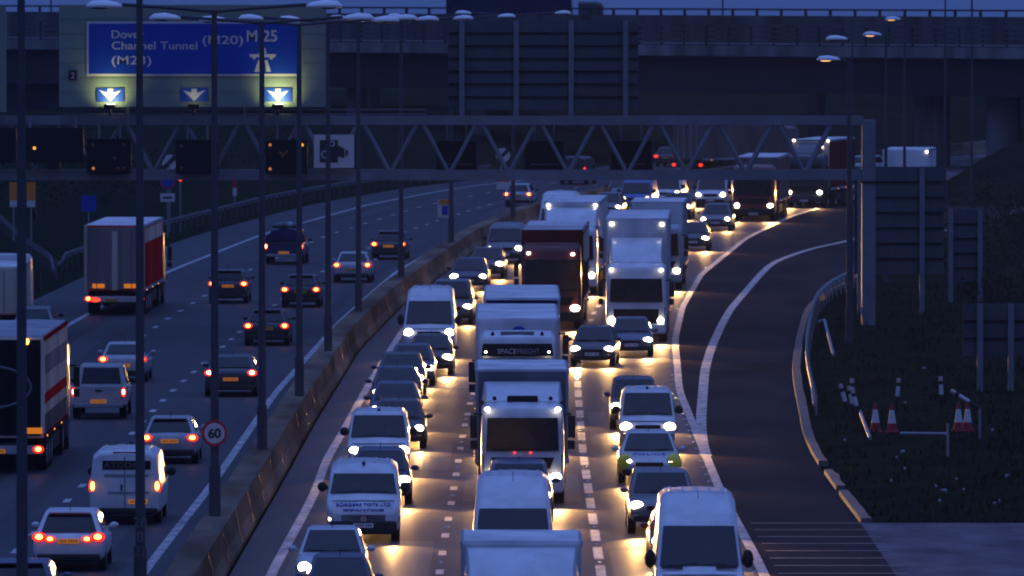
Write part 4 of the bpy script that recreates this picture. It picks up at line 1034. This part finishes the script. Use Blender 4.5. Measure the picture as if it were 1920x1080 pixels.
    if rk.get('arc'):
        b = MB()
        for k in range(16):
            a0, a1 = R(-75 + 150 * k / 16), R(-75 + 150 * (k + 1) / 16)
            p = lambda a: (-(-.35 + 1.25 * math.cos(a)), e + .045, 2.55 + .62 * math.sin(a))
            b.cyl(p(a0), p(a1), .045, n=6)
        b.build('curved_emblem', M['b_grey'], rd)
        b = MB(); b.box((.65, e + .04, 2.30), (1.0, .02, .06)); b.box((.75, e + .04, 2.46), (.7, .02, .05)); b.build('stripe', M['b_grey'], rd)
    b = MB(); b.box((0, e - .05, .70), (BW * .96, .10, .26)); b.build('rear_bar', M['b_' + rk.get('bar', 'dark')], root, bevel=.02)
    tails(root, (-BW / 2 + .16, BW / 2 - .16), e + .02, .72, (.17, .06, .12), rear, False, s < 28)
    if rk.get('wide'):
        b = MB(); b.ball((BW / 2 - .46, e + .02, .68), (.22, .05, .10), 10, 6); b.build('brake_strip', M['brake_core'] if 0 else M['red_dot'], root, smooth=True)
    if rear:
        number_plate(root, e + .03, .66, True, x=.12, lit=rk.get('plate_lit', False))
        for sx in rk.get('reflect', ()):
            b = MB(); b.box((sx, e + .05, BZ + .22), (.52, .03, .18)); b.build('reflector_board', M['orange_reflector'], root)
        for sx in rk.get('top', ()):
            b = MB(); b.ball((sx, e + .05, BH - .12), (.07, .05, .09), 8, 6); b.build('top_marker', M['tail_core'], root)
    place(root, px, s, L, rear, line, turn)
    return root

OB = F1_line; AW = D_line
LM = 'car in the oncoming queue'
# --- oncoming, lane beside the central barrier, nearest first
car('dark car cut off by the bottom edge, right in front of a white hatchback', 634, 82.4, 'navy', 1.68, 1.46, 4.1, line=OB, power=26)
car('small white hatchback with dark mirrors, nearest whole car beside the barrier', 620, 78.6, 'white2', 1.74, 1.47, 4.0, line=OB, lampz=.62)
van('white van with blue lettering on its bonnet and a black grille', 681, 72.3, 'white', 1.93, 1.98, 4.9, line=OB, lampz=.62, black_nose=True, head='head_warm', power=24, text=(('BORDERS TOTS LTD', 1.42, 0, .13), ('REMOVALS & STORAGE', 1.05, 0, .10)), screen=1.74, cowl_z=1.19)
car('dark blue car half hidden behind the white lettered van', 712, 67.6, 'navy', 1.80, 1.50, 4.4, line=OB, lampz=.72)
van('small white van with dazzling headlights and a round badge', 709, 63.8, 'white', 1.82, 1.83, 4.2, line=OB, lampz=.72, power=44, screen=1.70, aerial=True)
car('dark car with one headlight showing behind the small dazzling white van', 746, 60.6, 'dark', 1.78, 1.48, 4.4, line=OB, rails=True)
car('dark blue car, second behind the small dazzling white van', 741, 58.1, 'midblue', 1.74, 1.47, 4.2, line=OB)
car('dark car, third behind the small dazzling white van', 743, 55.9, 'navy', 1.76, 1.47, 4.2, line=OB)
car('dark car, fourth behind the small dazzling white van', 751, 54.0, 'dark', 1.76, 1.47, 4.3, line=OB)
car('blue grey car with its roof just left of the black car', 771, 52.7, 'midblue', 1.70, 1.46, 4.1, line=OB, power=14)
car('black car close in front of the tall white van beside the barrier', 806, 51.3, 'black', 1.72, 1.44, 4.3, line=OB)
van('tall white van beside the barrier with bright round headlights', 804, 49.0, 'white', 1.99, 2.58, 5.6, line=OB, lampz=.92, power=34)
car('grey people carrier behind the tall white van', 845, 44.9, 'grey', 1.88, 1.82, 4.7, 'mpv', line=OB)
car('dark car on the outside of the bend with two headlights', 878, 40.7, 'navy', 1.78, 1.48, 4.3, line=OB, detail=1)
car('dark car behind it on the bend, level with the red lorry', 911, 39.2, 'dark', 1.76, 1.47, 4.3, line=OB, detail=1, lampz=.72)
van('grey van with a broad windscreen left of the red lorry', 945, 37.3, 'grey', 1.86, 1.98, 4.8, line=OB, detail=1, lampz=.75)
# --- oncoming, middle lane
lorry('white box lorry cut by the bottom edge with a smooth white front', 978, 92, 'white', 'white2', 2.25, 2.3, 2.48, 3.10, 4.0, line=OB, screen=(1.35, 1.95), deflector=3.04, def_w=.98, gap=.12, box_front='white', power=40)
van('tall white van seen above the nearest box lorry', 962, 80.0, 'white', 1.98, 2.86, 5.9, line=OB, screen=2.16)
car('dark blue off road car between a tall white van and a white lorry', 974, 70.0, 'midblue', 1.86, 1.60, 4.5, 'suv', line=OB, power=28)
lorry('white lorry with a big windscreen, grey box and two air horns', 980, 67.6, 'white', 'lightgrey', 2.32, 2.84, 2.60, 3.66, 6.6, line=OB, screen=(1.52, 2.60), deflector=3.38, def_w=.90, marks=((-.98, 2.68, 'c'), (.98, 2.68, 'c')), horn=True, box_front='grey', lamp_z=.80, power=40, red_dots=True)
lorry('white lorry with a black sun visor reading SPACE FREIGHT', 970, 61.0, 'white', 'white2', 2.40, 3.70, 2.56, 4.02, 13.2, line=OB, screen=(1.7, 2.9), visor=True, skylight=True, roof_sign=('SPACE', 'FREIGHT'), marks=((-.97, 3.10, 'c'), (.97, 3.10, 'c')), logo=(.05, 3.60), lamp_z=.8)
lorry('lorry with a pale roof and a black visor behind the freight lorry', 979, 57.3, 'navy', 'white2', 2.45, 3.75, 2.50, 4.0, 13.0, line=OB, screen=(1.7, 3.0), visor=True, marks=((-1.10, 3.52, 'c'), (1.12, 3.52, 'c'), (-.98, 3.34, 'c'), (.98, 3.34, 'c')), box_front='navy', lamp_z=.85)
lorry('dark red lorry with a pale name board over its windscreen', 1033, 45.6, 'maroon', 'maroon', 2.48, 3.55, 2.55, 4.05, 13.4, line=OB, screen=(1.6, 2.9), front_plate=3.16, marks=((-.92, 3.16, 'c'), (.90, 3.12, 'c')), box_front='maroon', lamp_z=.9, power=55, side_band=('cream', 3.2, 1.3))
lorry('white lorry with a tall pale front behind the red lorry', 1069, 41.2, 'white', 'white', 2.45, 3.1, 2.52, 4.15, 13.2, line=OB, screen=(1.6, 2.7), deflector=3.95, def_w=.95, marks=((-1.08, 4.02, 'b'), (1.08, 4.02, 'b')), lamp_z=.9, power=55, detail=1)
van('white high roofed van far back on the left of the queue', 1043, 36.2, 'white', 2.08, 3.2, 6.0, line=OB, screen=2.35, power=20, detail=1)
car('dark car facing us alone ahead of the white high trailer lorry', 1110, 50.2, 'dark', 1.70, 1.47, 4.3, line=OB, power=34, turn=3)
# --- oncoming, lane beside the slip road
van('nearest white van with a tall roof and two bonnet vents', 1313, 82.3, 'white', 2.02, 2.80, 5.9, line=OB, slots=True, screen=2.12)
car('red car mostly hidden behind the nearest tall white van', 1283, 75.4, 'red', 1.78, 1.46, 4.2, line=OB, power=30)
car('dark grey off road car with bright headlights behind the red car', 1242, 71.3, 'grey', 1.82, 1.62, 4.5, 'suv', line=OB, power=34)
car('white police car with bright lime green wings', 1218, 65.0, 'white2', 1.82, 1.46, 4.6, line=OB, fender='lime', text='POLICE', power=34)
van('small white van with a short aerial behind the police car', 1215, 60.8, 'white', 1.72, 1.86, 4.2, line=OB, lampz=.75, screen=1.74, power=34)
car('dark blue off road car behind the small white van', 1190, 58.2, 'navy', 1.62, 1.64, 4.3, 'suv', line=OB, power=34)
car('blue grey car tucked in front of the white high trailer lorry', 1184, 49.0, 'bluegrey', 1.70, 1.47, 4.2, line=OB, power=34)
lorry('white lorry with a very high trailer and twin deflectors', 1193, 47.2, 'white', 'white2', 2.42, 3.15, 2.52, 4.86, 13.4, line=OB, screen=(1.62, 2.55), deflector=4.15, def_w=.84, marks=((-.99, 2.92, 'c'), (1.00, 2.90, 'c'), (-1.0, 4.66, 'b'), (1.0, 4.64, 'b')), lamp_z=.88, power=60, deep=True)
lorry('pale lorry half hidden on the right of the high trailer lorry', 1230, 40.6, 'lightgrey', 'lightgrey', 2.4, 3.0, 2.5, 4.0, 8, line=OB, screen=(1.6, 2.6), lamp_z=.9, power=40, detail=1)
car('dark car with one bright headlight beside the solid white line', 1299, 35.7, 'dark', 1.75, 1.47, 4.3, line=OB, power=50, detail=1)
car('grey car with two bright oval headlights near the bend', 1341, 33.2, 'grey', 1.82, 1.52, 4.4, line=OB, power=50, detail=1)
lorry('dark red and grey lorry with two low headlights on the bend', 1413, 32.0, 'maroon', 'brown', 2.45, 3.3, 2.5, 3.7, 12, line=OB, screen=(1.5, 2.6), lamp_z=.92, detail=1, box_front='brown', power=55)
lorry('lorry with a lit golden side and white lamps along its roof', 1508, 30.3, 'dark', 'maroon', 2.4, 3.3, 2.5, 4.15, 10, line=OB, screen=(1.6, 2.7), deflector=4.0, def_w=.6, box_front='cream', lamp_z=.95, detail=1, marks=((-1.05, 4.12, 'b'), (1.1, 4.1, 'b'), (.7, 3.7, 'b')), power=55, turn=4)  # cream front panel carries the golden light in its colour
van('white van at the back of the queue with two bright headlights', 1332, 30.3, 'white', 1.95, 2.0, 4.9, line=OB, detail=1, lampz=.8, power=40)
car('dark car with glinting roof in front of the white van far back', 1267, 31.8, 'midblue', 1.80, 1.55, 4.4, 'suv', line=OB, detail=1, power=40)
van('blue van far back with amber headlights', 1190, 30.8, 'blue', 1.95, 1.98, 4.8, line=OB, detail=1, lampz=.8, head='head_warm', power=30)
van('white van with a red nose stripe far back beside the blue van', 1246, 30.2, 'white', 1.95, 1.85, 4.8, line=OB, detail=1, power=30, lampz=.85)
car('grey car showing only its roof behind the white lorries', 1138, 31.6, 'grey', 1.75, 1.5, 4.3, line=OB, detail=1, power=20)
car('dark car far back between the blue van and the striped white van', 1219, 29.4, 'dark', 1.75, 1.47, 4.3, line=OB, detail=1, power=20)
car('dark car farthest back behind the white van', 1372, 28.6, 'grey', 1.75, 1.47, 4.3, line=OB, detail=1, power=20)
car('black car far back behind the dark red and grey lorry', 1448, 29.0, 'black', 1.75, 1.47, 4.3, line=OB, detail=1, power=20)
car('dark car half hidden left of the blue van far back', 1160, 29.6, 'grey', 1.75, 1.5, 4.3, line=OB, detail=1, power=20)
# --- slip road and shoulder
lorry('white fronted lorry on the slip road behind the ribbed sign', 1693, 31.6, 'white', 'white', 2.5, 3.0, 2.75, 4.0, 8, line=OB, screen=(1.6, 2.6), lamp_z=.9, detail=1, marks=((1.28, 3.9, 'b'),), power=20, group='lorries on the slip road')
# --- going away, lane by the barrier
car('white hatchback with four round tail lamps at bottom left', 127, 75.9, 'white', 1.82, 1.49, 4.35, rear=True, line=AW, tail=.86, plate_lit=True, twin=True)
car('blue grey car showing only its roof at the bottom left corner', 34, 82.8, 'midblue', 1.76, 1.46, 4.2, rear=True, line=AW)
van('white van with a dark name strip reading ATCOST', 233, 70.0, 'white', 1.93, 2.0, 4.9, rear=True, line=AW, board='ATCOST')
car('silver hatchback just behind the 60 sign', 317, 62.4, 'silver', 1.72, 1.40, 4.1, rear=True, line=AW, plate_lit=True)
car('dark saloon with wide tail lamps and a lit yellow plate', 432, 54.0, 'dark', 1.86, 1.43, 4.6, 'saloon', rear=True, line=AW, plate_lit=True, brake=True)
car('black car with red tail lamps beyond the wide dark saloon', 499, 47.6, 'black', 1.80, 1.43, 4.4, rear=True, line=AW)
car('dark hatchback with two amber bright tail lamps left of a lamp column', 563, 42.8, 'black', 1.72, 1.44, 4.2, rear=True, line=AW)
car('silver saloon with slanted red tail lamps in the lane by the barrier', 660, 39.7, 'silver', 1.82, 1.44, 4.5, 'saloon', rear=True, line=AW)
car('dark grey car with an orange lit plate far along the lane', 728, 36.8, 'dark', 1.80, 1.46, 4.4, rear=True, line=AW, plate_lit=True)
car('silver car far off with two small red tail lamps', 970, 30.2, 'silver', 1.78, 1.46, 4.4, rear=True, line=AW, detail=1)
car('dark boxy car with glowing tail lamps in the middle lane', 427, 42.3, 'dark', 1.76, 1.50, 4.2, 'mpv', rear=True, line=AW, plate_lit=True)
car('silver saloon beside the dark lorry, one red lamp showing', 229, 52.2, 'silver', 1.76, 1.42, 4.5, 'saloon', rear=True, line=AW, plate_lit=True)
lorry('dark lorry with gold lit side at the left edge', 0, 63.6, 'navy', 'cream', 2.5, 3.4, 2.55, 4.02, 13.3, rear=True, line=AW, rear_kit={'door': 'black', 'rod': 'black', 'arc': True, 'reflect': (-.97, .3), 'top': (-.78,), 'rail': 'red', 'plate_lit': True, 'bar': 'lightgrey'}, side_band=('redside', 2.2, .30), dark_band=(3.18, .55), rfc='lightgrey')
bpy.data.objects['lorry'].name = 'lorry'
lorry('pale trailer lorry with brown doors and a red right side', 214, 43.8, 'maroon', 'redside', 2.5, 3.3, 2.56, 3.85, 13.4, rear=True, line=AW, rear_kit={'door': 'taupe', 'rod': 'taupe', 'pillar': 'cream', 'reflect': (.68, -.68), 'bar': 'white2', 'wide': True, 'rail': 'lightgrey'}, side_band=('cream', 3.4, .6))
lorry('pale lorry trailer corner showing at the left edge', -28, 47.0, 'white', 'cream', 2.5, 3.2, 2.55, 2.95, 8, rear=True, line=AW)
car('grey car showing only its roof beyond the dark lorry', 62, 47.2, 'grey', 1.7, 1.42, 4.2, rear=True, line=AW, detail=1, lit=False)

def pickup(label, px, s, paint, line, load=None, W=1.80, L=5.1, canvas=None):
    root = thing('pickup_truck', label, 'pickup truck', group='pickup trucks driving away'); hw = W / 2; f, e = -L / 2, L / 2; pm = M['p_' + paint]
    b = MB(); b.loft([ring(f, hw * .8, .42, .85, 0), ring(f + .15, hw * .95, .36, .98), ring(f + 1.1, hw, .36, 1.08), ring(0.4, hw, .36, 1.06)]); b.build('body', pm, root, smooth=True, subsurf=1)
    b = MB(); b.v = [(-hw * .94, f + 1.1, 1.02), (hw * .94, f + 1.1, 1.02), (hw * .94, .75, 1.02), (-hw * .94, .75, 1.02), (-hw * .76, f + 1.75, 1.74), (hw * .76, f + 1.75, 1.74), (hw * .78, .55, 1.72), (-hw * .78, .55, 1.72)]
    for q in ((0, 1, 5, 4), (1, 2, 6, 5), (2, 3, 7, 6), (3, 0, 4, 7), (4, 5, 6, 7)): b.face(q)
    b.build('cab_roof', pm, root, bevel=.06, seg=3)
    V = [Vector(v) for v in b.v]
    def ins(q, nm, k=.10):
        A, B, Cc, Dd = [V[i] for i in q]; P = lambda u, v: (A * (1 - u) + B * u) * (1 - v) + (Dd * (1 - u) + Cc * u) * v
        m = MB(); m.slab([P(k, .12), P(1 - k, .12), P(1 - k, .86), P(k, .86)], .012, .012); m.build(nm, M['glass_blue'], root)
    ins((0, 1, 5, 4), 'windscreen'); ins((2, 3, 7, 6), 'rear_window'); ins((1, 2, 6, 5), 'side_window', .16); ins((3, 0, 4, 7), 'side_window', .16)
    b = MB()
    for sx in (-1, 1): b.box((sx * (hw - .06), (.75 + e) / 2, .78), (.12, e - .75, .62))
    b.box((0, (.75 + e) / 2, .55), (W - .1, e - .75, .1)); b.build('load_bed', pm, root, bevel=.02)
    b = MB(); b.box((0, e - .02, .82), (W * .84, .07, .56)); tg = b.build('tailgate', pm, root, bevel=.02)
    b = MB(); b.box((0, e + .025, .95), (.22, .02, .07)); b.build('handle', M['plastic'], tg)
    b = MB(); b.box((0, e + .06, .46), (W * .9, .14, .14)); b.build('rear_bumper', M['b_lightgrey'], root, bevel=.03)
    tails(root, (-hw * .92, hw * .92), e - .0, .90, (.085, .06, .16), True, True); number_plate(root, e + .14, .60, True, lit=True)
    if canvas:
        b = MB(); n = 8; rg = []
        for y in (.85, 1.4, e - .1):
            rg.append([(-hw * .96, y, 1.05)] + [(-hw * .96 * math.cos(math.pi * k / n), y, 1.25 + .52 * math.sin(math.pi * k / n)) for k in range(n + 1)] + [(hw * .96, y, 1.05)])
        b.loft(rg); b.build('canvas_cover', M['b_' + canvas], root, smooth=True)
        rr = random.Random(5)
        for k in range(5):
            b = MB(); b.ball((-.45 + .22 * k, 1.3 + .2 * rr.random(), 1.86 + .10 * rr.random()), (.26, .3, .17), 8, 6); b.build('load_bundle', M['b_' + ('lightgrey' if k % 2 else 'grey')], root, smooth=True)
    mirrors(root, hw, f + 1.5, 1.14, M['plastic'])
    headlamps(root, (-hw * .75, hw * .75), f + .15, .85, (.16, .1, .1), 'head', 0)
    b = MB(); b.box((0, f + .0, .8), (W * .5, .08, .2)); b.build('grille', M['plastic'], root)
    wheels(root, [(sx * (hw - .13), yy) for sx in (-1, 1) for yy in (f + .9, e - 1.05)], .36, .24)
    place(root, px, s, L, True, line)
pickup('silver pickup truck right beside the gold lit dark lorry', 184, 56.8, 'silver', AW)
pickup('blue pickup truck with a bulky covered load on its back', 532, 37.4, 'navy', AW, canvas='navy', W=1.95)

lorry('dark brown lorry turning right far off with small red tail lamps', 1289, 26.2, 'brown', 'brown', 2.45, 3.3, 2.5, 3.9, 12.5, rear=True, line=AW, detail=1, turn=18)
van('dark van far off with a single red lamp under the gantry', 1072, 27.4, 'black', 1.95, 1.9, 4.9, rear=True, line=AW, detail=1)
car('dark car far off with two red lamps between gantry braces', 1247, 25.2, 'dark', 1.75, 1.5, 4.3, rear=True, line=AW, detail=1)
van('white roofed van farthest away beneath the overpass', 1362, 21.6, 'white', 2.4, 2.3, 5.0, rear=True, line=AW, detail=1, turn=-6)
car('red lit car behind the gantry leg at far right', 1606, 26.4, 'silver', 1.8, 1.5, 4.3, rear=True, line=AW, detail=1, turn=20, group='cars far off')

# --- lorry crossing on the overpass
lv = lorry('lorry with a long navy trailer crossing the overpass', 0, 20, 'dark', 'navy', 2.45, 3.0, 2.55, 4.3, 10.2, line=OB, rear=False, detail=1, power=0, lamp_z=.9, group='lorries on the overpass', screen=(1.7, 2.6), box_front='white')
lv.location = (bx(985, 22.8), span_y(0) + 42, 9.05); lv.rotation_euler = (0, 0, R(86.8))

# ------------------------------------------------------------------ thin evening haze between us and the bridge
hz = MB(); hz.box((0, 3000, -25), (5200, 6600, 120)); ho = hz.build('haze', M['red_dim']); ho.data.materials.clear()
hm = bpy.data.materials.new('evening_haze'); hm.use_nodes = True; ht = hm.node_tree; ht.nodes.clear()
ho_ = ht.nodes.new('ShaderNodeOutputMaterial'); pv = ht.nodes.new('ShaderNodeVolumePrincipled'); pv.inputs['Density'].default_value = HAZE; pv.inputs['Color'].default_value = (.70, .78, .96, 1); pv.inputs['Anisotropy'].default_value = .3
ht.links.new(pv.outputs['Volume'], ho_.inputs['Volume']); ho.data.materials.append(hm); tag(ho, 'thin blue evening haze over the motorway', 'haze', kind='stuff')
